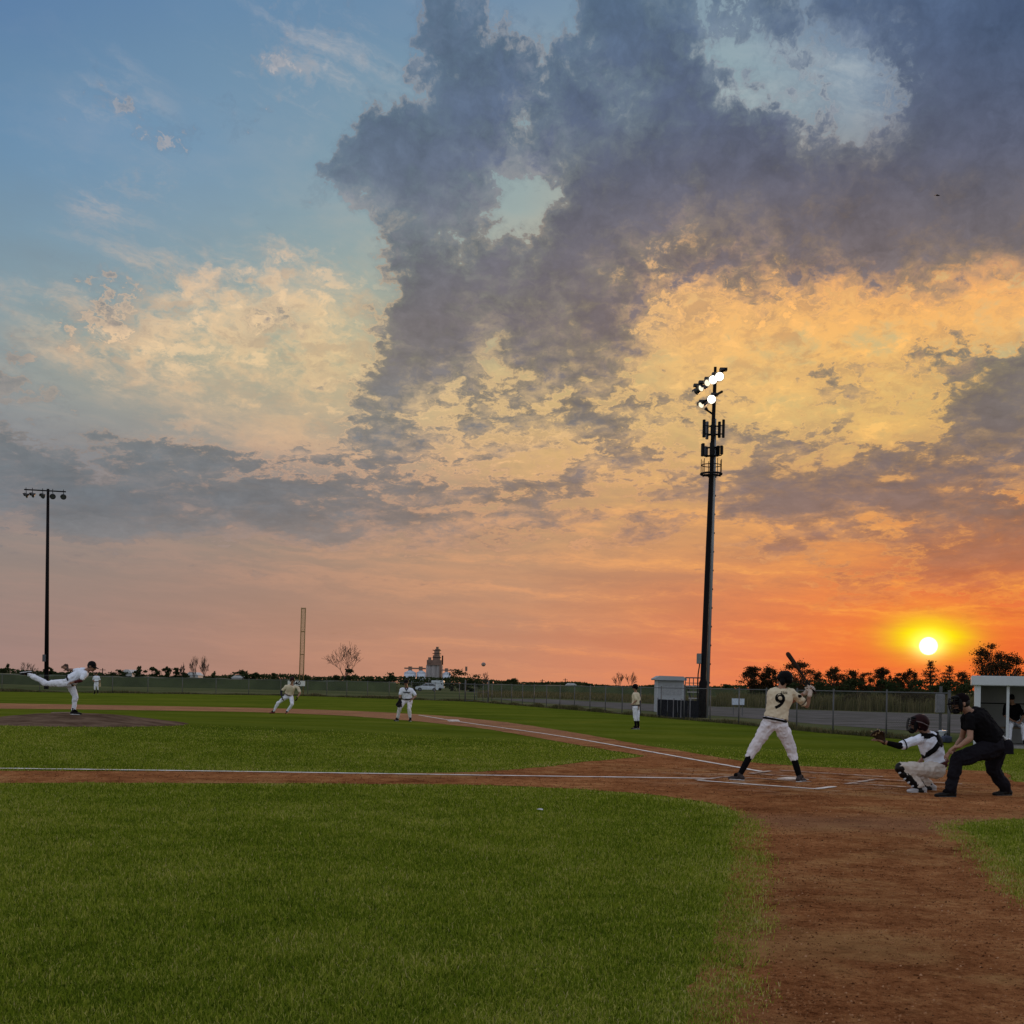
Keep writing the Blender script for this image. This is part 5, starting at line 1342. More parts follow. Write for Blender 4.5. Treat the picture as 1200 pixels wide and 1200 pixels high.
blades('tall_grass', 0, band(560, 845, lot_top, lambda p: lot_top(p) - 6.5, 16000), lambda x, y, n: rng.uniform(.25, .75, n) * (.4 + .8 * vnoise(x, y, .15, 4)), lambda x, y, n: .07 + 0 * x, M_DRY, 'rough dry weeds behind the gravel lot near the gate', .25)
def fence_s(_):
    ps = resample([tuple(q) for q in fl], .02); ps = np.array([tuple(q) for q in ps]); i = rng.integers(0, len(ps), 26000)
    x, y = ps[i, 0] + rng.normal(0, .05, len(i)), ps[i, 1] + rng.normal(.10, .16, len(i)); return x, y, np.zeros(len(i)), None
blades('fence_grass', 0, fence_s, lambda x, y, n: rng.uniform(.06, .26, n) * (.3 + 1.2 * vnoise(x, y, .5, 4)), lambda x, y, n: .008 + .0004 * y, M_DRY, 'uncut tufts of grass along the foot of the fence', .3)
tree(1075, 838, 812, 60, 92, 'dark brush patch in the tall weeds behind the catcher', m=M_LEAFB, nclump=30, per=120, seed=120, kind='bush', leaf=.09)
tree(1008, 836, 813.5, 50, 94, 'brown brush patch in the tall weeds right of the batter', m=M_LEAFB, nclump=26, per=120, seed=121, kind='bush', leaf=.09)
tree(940, 833, 813, 50, 98, 'brown brush patch in the tall weeds behind the batter', m=M_LEAFB, nclump=24, per=110, seed=122, kind='bush', leaf=.09)

# ball, bird, scrap
q = pt(566.6, 778.6, 22.0); mb = MB().ell(q, (.037, .037, .037), n=18, m=12); r = mb.build('baseball', mat('ball_leather', (0.26, 0.23, 0.21), .6), smooth=True); tag(r, 'small round baseball in flight above the dark shrub', 'baseball')
mb = MB()
for s in (-1, 1):
    pp = [q + Vector((s * (.0375 * math.cos(t) * .55 + .018), -.037 * math.sqrt(max(0, 1 - (math.cos(t) * .55 + .48) ** 2 - (math.sin(t) * .7) ** 2)) - .0005, .026 * math.sin(t))) for t in [2 * PI * k / 16 for k in range(17)]]
    mb.tube(pp, .0012, 4)
st_ = mb.build('stitching', mat('red_thread', (.25, .02, .02), .7), r)
q = pt(1099, 229, 160); bm_ = empty('bird', q); tag(bm_, 'tiny dark bird gliding below the grey cloud', 'bird')
mb = MB().ell((0, 0, 0), (.28, .09, .08)); mb.add([(.1, .0, .03), (-.12, 0, .03), (-.3, .55, .20), (-.1, .6, .2)], [(0, 1, 2, 3)]).add([(.1, .0, .03), (-.12, 0, .03), (-.45, -.55, -.10), (-.25, -.6, -.1)], [(0, 1, 2, 3)]).add([(-.2, 0, 0), (-.45, .08, 0), (-.45, -.08, 0)], [(0, 1, 2)])
mb.build('bird_body', M_BLACK, bm_)
q = at(632.5, 951.5); mb = MB().add([(q.x - .035, q.y - .012, q.z + .030), (q.x + .035, q.y - .015, q.z + .022), (q.x + .035, q.y + .02, q.z + .034), (q.x - .02, q.y + .03, q.z + .032), (q.x, q.y, q.z + .042)], [(0, 1, 4), (1, 2, 4), (2, 3, 4), (3, 0, 4), (0, 3, 2, 1)])
tag(mb.build('paper_scrap', mat('paper', (.6, .6, .58), .8)), 'scrap of white paper lying in the near grass', 'paper scrap')
# ================================================================ PEOPLE
SKIN = mat('skin', (0.30, 0.165, 0.11), .55, .08, 6); SKIN2 = mat('skin_tan', (0.24, 0.125, 0.08), .55, .08, 6)
def cloth(name, c, var=.07, sc=5, bump=.25, bs=30, **k): return mat(name, c, .9, var, sc, bump, bs, **k)
C_WHITE = cloth('white_jersey', (0.72, 0.77, 0.88)); C_PANT = cloth('white_trousers', (0.72, 0.75, 0.84)); C_CREAM = cloth('cream_jersey', (0.62, 0.54, 0.39))
C_PANTD = cloth('dusty_trousers', (0.70, 0.68, 0.72), .14, 3); C_GREYP = cloth('cream_grey_trousers', (0.60, 0.55, 0.50), .1, 4)
C_BLACK = cloth('black_cloth', (0.0045, 0.004, 0.005), spec=.08); C_CHAR = cloth('charcoal_cloth', (0.010, 0.009, 0.013), spec=.1); C_NAVY = cloth('navy_cloth', (0.012, 0.014, 0.028)); C_MAROON = cloth('maroon_cloth', (0.075, 0.012, 0.012))
M_HELM = mat('helmet_black', (0.003, 0.003, 0.004), .5, .1, spec=.06); M_HELMR = mat('helmet_maroon', (0.020, 0.005, 0.006), .5, .1, spec=.08); M_SHOE = mat('shoe_black', (0.006, 0.006, 0.006), .5, spec=.15); M_SOLE = mat('shoe_white', (0.50, 0.50, 0.52), .6)
M_SHOER = mat('shoe_red', (0.10, 0.012, 0.012), .5); M_LEATH = mat('mitt_leather', (0.10, 0.055, 0.03), .6, .4, 14); M_LEATHB = mat('glove_black', (0.008, 0.006, 0.006), .6, spec=.1); M_TANL = mat('tan_lacing', (0.36, 0.27, 0.15), .7); M_HAIR = mat('hair_dark', (0.012, 0.009, 0.007), .7)
M_WOOD = mat('bat_wood', (0.028, 0.014, 0.008), .6, .3, 6, spec=.1); M_GREYM = mat('mask_bar', (0.010, 0.010, 0.011), .5, spec=.15)

def frame(z, x):
    """matrix with columns x,y,z; z kept, x made square to it"""
    z = Vector(z).normalized(); x = Vector(x); x = (x - z * x.dot(z)).normalized(); y = z.cross(x)
    return Matrix((x, y, z)).transposed()
def lerp(a, b, t): return a + (b - a) * t
def torso(mb, J, k, s=1.0, lo=0.0, hi=1.0, wd=1.0):
    """stack of flattened ovals from hips to neck; k = extra thickness of cloth"""
    p, n = J['pelvis'], J['neck']; hx = J['hipR'] - J['hipL']; sx = J['shR'] - J['shL']
    # t, half width, half depth
    prof = [(-.16, .060, .050), (-.12, .115, .090), (-.05, .150, .112), (.03, .165, .118), (.14, .162, .115), (.28, .150, .106), (.42, .152, .108), (.56, .163, .114), (.70, .175, .116), (.80, .178, .110), (.88, .165, .100), (.94, .130, .086), (1.0, .080, .068), (1.05, .050, .048)]
    sp = J.get('spine'); n_ = 22; prof = [q for q in prof if lo - 1e-6 <= q[0] <= hi + 1e-6]; rings = []
    for t, a, b in prof:
        c = lerp(p, n, t); lat = lerp(hx.normalized(), sx.normalized(), max(0, min(1, t))); M = frame(n - p, lat)
        aa, bb = a * s * wd + k, b * s * wd + k
        rings.append([c + M @ Vector((aa * math.copysign(abs(math.cos(u)) ** .85, math.cos(u)), bb * math.copysign(abs(math.sin(u)) ** .9, math.sin(u)), 0)) for u in [2 * PI * i / n_ for i in range(n_)]])
    vs = [v for r in rings for v in r]; fs = []
    for i in range(len(rings) - 1):
        for j in range(n_): fs.append((i * n_ + j, i * n_ + (j + 1) % n_, (i + 1) * n_ + (j + 1) % n_, (i + 1) * n_ + j))
    fs.append(tuple(range(n_))[::-1]); fs.append(tuple((len(rings) - 1) * n_ + j for j in range(n_))); mb.add(vs, fs)
def limb(mb, pts, rads, k=0.0, n=12):
    for i in range(len(pts) - 1): mb.cap(pts[i], pts[i + 1], rads[i] + k, rads[i + 1] + k, n)
def hand_shapes(mb, w, d, pn, s=1.0, curl=.9, side=1, spread=.12):
    """palm, four unequal fingers and a side thumb. w wrist, d direction, pn palm normal"""
    d = Vector(d).normalized(); M = frame(d, Vector(pn).cross(d)); x = M.col[0]; pn = Vector(pn); pn = (pn - d * pn.dot(d)).normalized()
    c = w + d * .045 * s; mb.ell(c, (.042 * s, .020 * s, .050 * s), Matrix((x, d.cross(x), d)).transposed(), 10, 7)
    for i, L in enumerate((.070, .080, .074, .058)):
        off = (-.030 + .020 * i) * s; p0 = w + d * .078 * s + x * off * side; dd = (d + x * side * (i - 1.5) * spread).normalized(); rad = .0095 * s
        for seg, fr in enumerate((.45, .30, .25)):
            ang = curl * (.55 + .55 * seg); q = (dd * math.cos(ang) + pn * math.sin(ang)).normalized(); p1 = p0 + q * L * fr * s * 1.15; mb.cap(p0, p1, rad, rad * .92, 6); p0 = p1; rad *= .92
    p0 = w + d * .025 * s - x * .034 * s * side; q = (d * .6 - x * side * .6 + pn * .5 * min(1.2, curl + .3)).normalized(); p1 = p0 + q * .042 * s; mb.cap(p0, p1, .0125 * s, .0115 * s, 6)
    q = (d * .8 + pn * .6 * curl).normalized(); mb.cap(p1, p1 + q * .032 * s, .0112 * s, .0095 * s, 6)
def head_shapes(mb, c, fwd, up, s=1.0):
    """c = centre of the head"""
    fwd = Vector(fwd).normalized(); up = Vector(up); up = (up - fwd * up.dot(fwd)).normalized(); rt = fwd.cross(up)
    M = Matrix((rt, fwd, up)).transposed(); P_ = lambda x, y, z: c + (rt * x + fwd * y + up * z) * s
    mb.ell(P_(0, -.012, .025), (.076 * s, .095 * s, .092 * s), M, 18, 12)        # skull
    mb.ell(P_(0, .030, -.040), (.058 * s, .058 * s, .072 * s), M, 14, 10)        # face
    mb.ell(P_(0, .052, -.088), (.032 * s, .030 * s, .024 * s), M, 10, 8)         # chin
    mb.cap(P_(0, .092, .002), P_(0, .112, -.030), .010 * s, .016 * s, 8)           # nose
    mb.ell(P_(0, .084, .018), (.048 * s, .014 * s, .010 * s), M, 10, 6)          # brow
    mb.ell(P_(0, .088, -.060), (.026 * s, .010 * s, .009 * s), M, 10, 6)         # lips
    for sg in (-1, 1): mb.ell(P_(sg * .080, -.005, -.010), (.010 * s, .020 * s, .032 * s), M, 8, 6); mb.ell(P_(sg * .034, .070, -.028), (.02 * s, .016 * s, .016 * s), M, 8, 6)
    return M, P_
def eyes(c, P_, s, root):
    k = []
    for sg in (-1, 1): k.append(MB().ell(P_(sg * .031, .088, -.006), (.0125 * s, .006 * s, .0065 * s), n=8, m=6).build('eye', M_HAIR, root, smooth=True))
    return k
def shoe(J, sd, root, up, ml, ms, s=1.0, vox=.01):
    a, toe, = J['an' + sd], J['toe' + sd]; sole = J.get('sole' + sd)
    d = toe - a; upv = J.get('footup' + sd, Vector((0, 0, 1))); fd = (d - upv * d.dot(upv)); L = fd.length; fd = fd / max(L, 1e-6); side = fd.cross(upv)
    h = J.get('foot_h' + sd, .075 * s); base = a - upv * h
    M = Matrix((fd, side, upv)).transposed(); mb = MB()
    heel = base - fd * .045 * s; L = .235 * s
    mb.ell(heel + upv * .040 * s, (.045 * s, .036 * s, .042 * s), M); mb.ell(heel + fd * .08 * s + upv * .040 * s, (.075 * s, .038 * s, .042 * s), M); mb.ell(heel + fd * .16 * s + upv * .028 * s, (.075 * s, .044 * s, .034 * s), M); mb.ell(heel + fd * .215 * s + upv * .024 * s, (.045 * s, .038 * s, .026 * s), M)
    mb.cap(a + upv * .005, a - upv * .03 * s, .044 * s, .044 * s)
    me = remesh(mb, 'shoe', vox, 4); k1 = link('shoe', me, ml, root)
    mb = MB(); mb.ell(heel + fd * .04 * s + upv * .008 * s, (.09 * s, .041 * s, .017 * s), M, 14, 6).ell(heel + fd * .155 * s + upv * .008 * s, (.10 * s, .047 * s, .016 * s), M, 14, 6)
    k2 = link('sole', remesh(mb, 'sole', vox, 3), ms, k1); return [k1, k2]
def cap_hat(P_, M, s, root, m, brim=True, back=False):
    mb = MB(); rt, fw, up = M.col[0], M.col[1], M.col[2]
    vs = []; fs = []; n = 20; rings = 7
    for i in range(rings + 1):
        a = PI / 2 * i / rings * 1.12
        for k in range(n):
            t = 2 * PI * k / n; vs.append(P_(.086 * math.sin(a) * math.cos(t), -.012 + .104 * math.sin(a) * math.sin(t), .030 + .096 * math.cos(a)))
    for i in range(rings):
        for k in range(n): fs.append((i * n + k, i * n + (k + 1) % n, (i + 1) * n + (k + 1) % n, (i + 1) * n + k))
    mb.add(vs, fs); ks = [mb.build('cap', m, root, smooth=True)]
    if brim:
        vs = []; fs = []; n = 9; sg = -1 if back else 1
        for k in range(n):
            t = PI * (k / (n - 1) - .5) * .9
            for r_, dz in ((.086, .0), (.150, -.014), (.165, -.018)):
                rr = r_ if r_ < .09 else .086 + (r_ - .086) * math.cos(t) ** .5 if math.cos(t) > 0 else .086
                vs.append(P_(math.sin(t) * .080 + 0 * rr, sg * (math.cos(t) * (rr + .012) + (rr - .086) * .15), .028 + dz - .012 * abs(math.sin(t))))
        for k in range(n - 1):
            for j in range(2): a = k * 3 + j; fs.append((a, a + 3, a + 4, a + 1))
        v2 = [Vector(v) - up * .006 * s for v in vs]; L = len(vs); b = MB().add(vs + v2, fs + [tuple(i + L for i in f[::-1]) for f in fs])
        ks.append(b.build('cap_brim', m, ks[0], smooth=False))
    return ks
def helmet(P_, M, s, root, m, flap=(-1, 1)):
    mb = MB(); mb.ell(P_(0, -.014, .040), (.104 * s, .122 * s, .106 * s), M, 20, 14)
    mb.ell(P_(0, -.075, -.005), (.085 * s, .055 * s, .070 * s), M, 14, 10)
    for f in flap: mb.ell(P_(f * .088, -.004, -.030), (.022 * s, .046 * s, .062 * s), M, 12, 8)
    mb.ell(P_(0, .105, .040), (.072 * s, .075 * s, .012 * s), M, 14, 6)
    k = [link('helmet', remesh(mb, 'helmet', .008 * max(1, s), 3), m, root)]
    h = MB()
    for f in flap: h.ell(P_(f * .110, .000, -.032), (.004 * s, .014 * s, .014 * s), M, 10, 6)
    k.append(h.build('ear_hole', M_BLACK, k[0])); return k
def glove(c, d, pn, root, m, s=1.0, name='glove', lace=None):
    """fielder's mitt: padded palm, four finger stalls, thumb and web"""
    d = Vector(d).normalized(); M = frame(d, Vector(pn).cross(d)); x = M.col[0]; pn = (Vector(pn) - d * Vector(pn).dot(d)).normalized(); mb = MB()
    mb.ell(c, (.075 * s, .035 * s, .080 * s), Matrix((x, pn, d)).transposed(), 14, 10)
    for i in range(4):
        p0 = c + d * .04 * s + x * (-.045 + .030 * i) * s; p1 = p0 + d * (.09 - .008 * abs(i - 1)) * s + x * (i - 1.5) * .012 * s + pn * .012 * s; p2 = p1 + d * .035 * s + pn * .035 * s; mb.cap(p0, p1, .021 * s, .020 * s, 8); mb.cap(p1, p2, .020 * s, .016 * s, 8)
    t0 = c - x * .055 * s; t1 = t0 - x * .045 * s + d * .06 * s + pn * .02 * s; t2 = t1 + d * .05 * s + pn * .03 * s; mb.cap(t0, t1, .026 * s, .022 * s, 8); mb.cap(t1, t2, .022 * s, .017 * s, 8)
    mb.ell((t1 + c + d * .08 * s) / 2 + d * .02 * s, (.035 * s, .012 * s, .045 * s), Matrix((x, pn, d)).transposed()); mb.cap(c - d * .06 * s, c - d * .10 * s, .045 * s, .042 * s, 10)
    k = [link(name, remesh(mb, name, .009 * max(1, s * .8), 2), m, root)]
    if lace:
        l = MB()
        for i in range(4): p = c + d * (.10 + .02 * (i % 2)) * s + x * (-.045 + .030 * i) * s; l.ell(p + pn * .02 * s, (.020 * s, .022 * s, .012 * s), Matrix((x, pn, d)).transposed(), 8, 6)
        for i in range(7): l.ell(c + d * (.02 + .022 * i) * s + x * (.05 * math.sin(i * 2.3)) * s - pn * .035 * s, (.016 * s, .012 * s, .010 * s), n=8, m=6)
        l.tube([c + x * .05 * s, c + x * .06 * s + d * .1 * s, c + d * .15 * s, t2], .006 * s, 5); k.append(l.build('lacing', lace, k[0]))
    return k
def wrap_text(s, size, J, root_mesh_obj, c, normal, up, name, m, parent, bold=0.01, sub=3, off=.004):
    """lettering laid onto a garment: each point is dropped along -normal onto the cloth"""
    from mathutils.bvhtree import BVHTree
    normal = Vector(normal).normalized(); up = Vector(up); up = (up - normal * up.dot(normal)).normalized(); rt = up.cross(normal)
    M4 = Matrix((rt, up, normal)).transposed().to_4x4(); o = text_mesh(name, s, size, m, parent, Matrix.Translation(c + normal * .4) @ M4, extrude=0.0, bold=bold, sub=sub)
    me = root_mesh_obj.data; bv = BVHTree.FromPolygons([v.co for v in me.vertices], [tuple(p.vertices) for p in me.polygons])
    for v in o.data.vertices:
        h = bv.ray_cast(v.co, -normal, 1.2)
        if h[0] is not None: v.co = h[0] + normal * off
    # give the patch a visible both-sided skin
    return o
def person(label, J, O):
    """J joints in world space, O outfit. The body is one skin, the clothes are its children."""
    s = O.get('s', 1.0); vox = O.get('vox', .009)
    base = Vector((J['pelvis'].x, J['pelvis'].y, O.get('ground', TZ(J['pelvis'].x, J['pelvis'].y))))
    mb = MB(); torso(mb, J, -.004, s)
    mb.cap(lerp(J['neck'], J['head'], -.25), lerp(J['neck'], J['head'], .6), .060 * s, .054 * s)
    M, P_ = head_shapes(mb, J['head'], J['face'], J['headup'], s)
    for sd in 'LR':
        limb(mb, [J['sh' + sd], J['el' + sd], J['wr' + sd]], [.043 * s, .037 * s, .027 * s])
        mb.cap(lerp(J['el' + sd], J['wr' + sd], .05), lerp(J['el' + sd], J['wr' + sd], .4), .040 * s, .037 * s)
        d, pn, curl = J['hand' + sd]; hand_shapes(mb, J['wr' + sd], d, pn, s * O.get('hand_s', 1.05), curl, 1 if sd == 'R' else -1)
        limb(mb, [J['hip' + sd], J['kn' + sd], J['an' + sd]], [.078 * s, .046 * s, .032 * s])
        mb.cap(lerp(J['kn' + sd], J['an' + sd], .15), lerp(J['kn' + sd], J['an' + sd], .45), .045 * s, .040 * s)
        f = (J['toe' + sd] - J['an' + sd]); mb.cap(J['an' + sd], J['an' + sd] + f * .45 + Vector((0, 0, -.03 * s)), .028 * s, .020 * s)
    body = link('person', remesh(mb, 'person', vox * (.8 if O.get('fine') else 1), 3), O.get('skin', SKIN)); tag(body, label, 'person', O.get('group'))
    kids = []
    if not O.get('no_eyes'): kids += eyes(J['head'], P_, s, body)
    # hair at the back of the head
    hb = MB(); hb.ell(P_(0, -.035, .012), (.082 * s, .082 * s, .082 * s), M, 14, 10); kids.append(hb.build('hair', O.get('hair', M_HAIR), body, smooth=True))
    # jersey
    mb = MB(); torso(mb, J, O.get('blouse', .024) * s, s, lo=.12, wd=O.get('belly', 1.0)); sl = O.get('sleeve', .85)
    for sd in 'LR':
        e = lerp(J['sh' + sd], J['el' + sd], sl); ins = J['sh' + sd] + (J['neck'] - J['sh' + sd]) * .35
        mb.cap(ins, J['sh' + sd], .062 * s, .066 * s); mb.cap(J['sh' + sd], e, .066 * s, .064 * s)
    if O.get('belly_at'): c, r = O['belly_at']; mb.ell(c, r)
    jm = remesh(mb, 'jersey', vox, 3, .020 * s, 8.0, 3.0); jersey = link('jersey', jm, O['jersey'], body); kids.append(jersey)
    if O.get('under'):      # undersleeves
        for sd in O.get('under_side', 'LR'):
            mb = MB(); limb(mb, [lerp(J['sh' + sd], J['el' + sd], .6), J['el' + sd], lerp(J['el' + sd], J['wr' + sd], O.get('under_len', .9))], [.050 * s, .046 * s, .036 * s]); kids.append(link('undersleeve', remesh(mb, 'undersleeve', vox, 2, .005, 14), O['under'], body))
    if O.get('cuff'):
        for sd in 'LR':
            e = lerp(J['sh' + sd], J['el' + sd], sl * .93); e2 = lerp(J['sh' + sd], J['el' + sd], sl * 1.0); kids.append(MB().tube([e, e2], [.0735 * s, .0715 * s], 18, False).build('cuff_stripe', O['cuff'], jersey, smooth=True))
    # trousers
    mb = MB(); torso(mb, J, .014 * s, s, hi=.15); tl = O.get('trouser', .5); b = O.get('baggy', 1.0)
    for sd in 'LR':
        mb.cap(J['hip' + sd], J['kn' + sd], .104 * s * b, .072 * s * b)
        e = lerp(J['kn' + sd], J['an' + sd], tl); mb.cap(J['kn' + sd], e, .072 * s * b, (.064 if tl < .7 else .058) * s * b)
        mb.ell(lerp(J['pelvis'], J['hip' + sd], .8) + O.get('glute', Vector((0, 0, 0))), (.11 * s, .115 * s, .115 * s))
    trm = remesh(mb, 'trousers', vox, 3, .022 * s, 8.0, 11.0); trs = link('trousers', trm, O['trousers'], body); kids.append(trs)
    # belt
    pz = lerp(J['pelvis'], J['neck'], .095); lat = (J['hipR'] - J['hipL']); Mb = frame(J['neck'] - J['pelvis'], lat); ring = []
    for k in range(25):
        t = 2 * PI * k / 24; ring.append(pz + Mb @ Vector(((.150 * s) * O.get('belly', 1) * math.cos(t) + .026 * s * math.cos(t), (.112 * s * O.get('belly', 1) + .026 * s) * math.sin(t), 0)))
    if O.get('belt'): mb = MB().tube(ring, .018 * s, 6, False); kids.append(mb.build('belt', O['belt'], body, smooth=True))
    # socks and shoes
    if tl < .9:
        for sd in 'LR':
            mb = MB(); a = lerp(J['kn' + sd], J['an' + sd], tl * .85); mb.cap(a, lerp(J['kn' + sd], J['an' + sd], .62), .054 * s, .050 * s); mb.cap(lerp(J['kn' + sd], J['an' + sd], .55), J['an' + sd], .054 * s, .043 * s); mb.cap(J['an' + sd], J['an' + sd] + (J['toe' + sd] - J['an' + sd]) * .35, .043 * s, .036 * s); kids.append(link('sock', remesh(mb, 'sock', vox, 3, .003, 12), O.get('sock', C_BLACK), body))
    if tl >= .9:
        for sd in 'LR':
            mb = MB(); mb.cap(lerp(J['kn' + sd], J['an' + sd], .82), J['an' + sd], .050 * s, .045 * s); f = (J['toe' + sd] - J['an' + sd]); mb.cap(J['an' + sd], J['an' + sd] + f * .35, .043 * s, .036 * s); kids.append(link('sock', remesh(mb, 'sock', vox, 2), O.get('sock', C_BLACK), body))
    for sd in 'LR': kids += shoe(J, sd, body, None, O.get('shoe', M_SHOE), O.get('sole', M_SOLE), s, vox)
    hd = O.get('head')
    if hd == 'cap': kids += cap_hat(P_, M, s * 1.04, body, O.get('hat', M_BLACK))
    elif hd == 'helmet': kids += helmet(P_, M, s, body, O.get('hat', M_HELM))
    ctx = dict(body=body, jersey=jersey, trousers=trs, M=M, P=P_, kids=kids, J=J, s=s)
    if O.get('extra'): kids += O['extra'](ctx) or []
    # origin at the feet
    T = Matrix.Translation(-base)
    seen = set()
    for o in [body] + list(body.children_recursive):
        if o.type == 'MESH' and o.data.name not in seen: o.data.transform(T); seen.add(o.data.name)
    body.location = base
    return body
def mkJ(Y0, spec, dy=None):
    J = {}
    for k, v in spec.items():
        if k.startswith('hand'): J[k] = (Vector(v[0]), Vector(v[1]), v[2])
        elif k not in ('face', 'headup'): J[k] = pt(v[0], v[1], Y0 + v[2])
        else: J[k] = Vector(v)
    return J
def toe_dir(J, sd, d, s=1.0): J['toe' + sd] = J['an' + sd] + Vector(d).normalized() * .2 * s
def ground_feet(J, hz=None, s=1.0, sides='LR'):
    for sd in sides:
        a = J['an' + sd]; z = TZ(a.x, a.y) if hz is None else hz; a.z = z + .085 * s; J['foot_h' + sd] = .083 * s; t = J['toe' + sd]; t.z = a.z - .02

# ---------------- batter
Yb = 18.9
J = mkJ(Yb, dict(head=(919.3, 797.0, .05), neck=(915.5, 806.8, .02), shL=(905.5, 810.5, .07), shR=(929.5, 812.0, .02), pelvis=(907.8, 847.5, 0), hipL=(900.0, 850.5, .02), hipR=(915.8, 851.5, -.01),
    knL=(882.5, 878.5, .10), anL=(867.0, 907.5, .02), knR=(928.2, 881.5, .08), anR=(936.8, 911.0, -.02), elL=(927.5, 822.0, .34), wrL=(945.2, 810.8, .16), elR=(945.5, 827.0, .12), wrR=(949.3, 812.5, .05),
    face=(-.80, .58, -.14), headup=(.10, 0, 1), handL=((.45, -.35, .55), (.3, -.9, .0), 1.25), handR=((.2, .25, .8), (.0, .9, .2), 1.25)))
toe_dir(J, 'L', (-.62, .6, 0)); toe_dir(J, 'R', (.25, .95, 0)); toe_dir(J, 'R', (.5, .6, 0)); ground_feet(J)
def batter_extra(c):
    J = c['J']; k = []
    # lettering on the back
    up = (J['neck'] - J['pelvis']).normalized(); nb = Vector((-.18, -1, .05)); cc = lerp(J['pelvis'], J['neck'], .60) + Vector((-.005, -.05, 0))
    n9 = wrap_text('9', .34, J, c['jersey'], cc, nb, up + Vector((.06, 0, 0)), 'jersey_number', M_BLACK, c['jersey'], .006, 4); n9.data.transform(Matrix.Identity(4)); k.append(n9)
    nm = MB(); lt = up.cross(nb).normalized() * -1
    from mathutils.bvhtree import BVHTree
    me = c['jersey'].data; bv = BVHTree.FromPolygons([v.co for v in me.vertices], [tuple(p.vertices) for p in me.polygons])
    c2 = lerp(J['pelvis'], J['neck'], .88) + Vector((.03, 0, 0)); lat = (J['shR'] - J['shL']).normalized()
    for i in range(4):
        q = c2 + lat * (i - 1.5) * .028
        for dz in (-.010, .010):
            vs = [q + lat * a + up * (b + dz) - Vector((0, .5, 0)) for a, b in ((-.010, -.005), (.010, -.005), (.010, .006), (-.010, .006))]
            hv = [bv.ray_cast(v, Vector((0, 1, 0)), 2)[0] for v in vs]
            if all(h is not None for h in hv): nm.add([h + Vector((0, -.004, 0)) for h in hv], [(0, 1, 2, 3)])
    if nm.v: k.append(nm.build('small_lettering', M_BLACK, c['jersey']))
    # dark emblem on the right sleeve
    e = lerp(J['shR'], J['elR'], .35); k.append(MB().ell(e + Vector((.01, -.062, .02)), (.035, .012, .025)).build('sleeve_emblem', M_BLACK, c['jersey']))
    for sd in 'LR':
        mb = MB(); hand_shapes(mb, J['wr' + sd], J['hand' + sd][0], J['hand' + sd][1], 1.22, J['hand' + sd][2], 1 if sd == 'R' else -1); mb.cap(J['wr' + sd] - J['hand' + sd][0].normalized() * .03, J['wr' + sd] + J['hand' + sd][0].normalized() * .03, .036, .034)
        k.append(link('batting_glove', remesh(mb, 'batting_glove', .006, 1), mat('batting_glove', (.50, .42, .36), .7), c['body']))
    return k
person('batter in cream jersey number 9 and black helmet with bat raised', J, dict(jersey=C_CREAM, trousers=C_PANTD, head='helmet', hat=M_HELM, sleeve=.72, cuff=C_BLACK, trouser=.26, baggy=1.14, belt=M_BLACK, sock=C_BLACK, shoe=mat('shoe_grey', (.03, .02, .02), .6), fine=True, vox=.009, extra=batter_extra))
# bat
kn = J['wrL'] + Vector((.055, -.01, -.03)); tip = pt(922.2, 764.8, Yb + .42)
g0 = pt(955.5, 812.5, Yb + .02); ax_b = (tip - g0); Lb = ax_b.length; 
prof = [(0, .024), (.012, .025), (.02, .013), (.30, .0125), (.45, .016), (.62, .028), (.75, .035), (.95, .037), (.985, .030), (1.0, .015)]
mb = MB().tube([g0 + ax_b * t for t, _ in prof], [r for _, r in prof], 14); bt = mb.build('baseball_bat', M_WOOD, smooth=True); tag(bt, 'dark wooden bat held up over the batter shoulder', 'baseball bat')
mb = MB().tube([g0 + ax_b * .03, g0 + ax_b * .30], [.0165, .0165], 12); mb.build('grip_tape', M_BLACK, bt, smooth=True)

# ---------------- catcher
Yc = 17.6
J = mkJ(Yc, dict(head=(1076.2, 849.2, .0), neck=(1085.0, 859.3, .02), shL=(1077.5, 866.5, -.17), shR=(1087.5, 864.0, .20), pelvis=(1099.5, 899.0, .02), hipL=(1097.0, 902.5, -.12), hipR=(1099.0, 902.0, .13),
    knL=(1057.0, 900.0, -.26), anL=(1079.5, 920.0, -.22), knR=(1064, 899, .38), anR=(1090, 919, .24), elL=(1054.0, 874.2, -.22), wrL=(1036.5, 869.8, -.16), elR=(1086, 884, .34), wrR=(1078, 893, .30),
    face=(-1, .12, .10), headup=(.12, 0, 1), handL=((-.9, 0, .35), (-1, .1, -.2), .5), handR=((-.6, .3, -.3), (0, 0, -1), .9)))
toe_dir(J, 'L', (-.95, -.25, 0)); toe_dir(J, 'R', (-.9, .4, 0)); ground_feet(J)
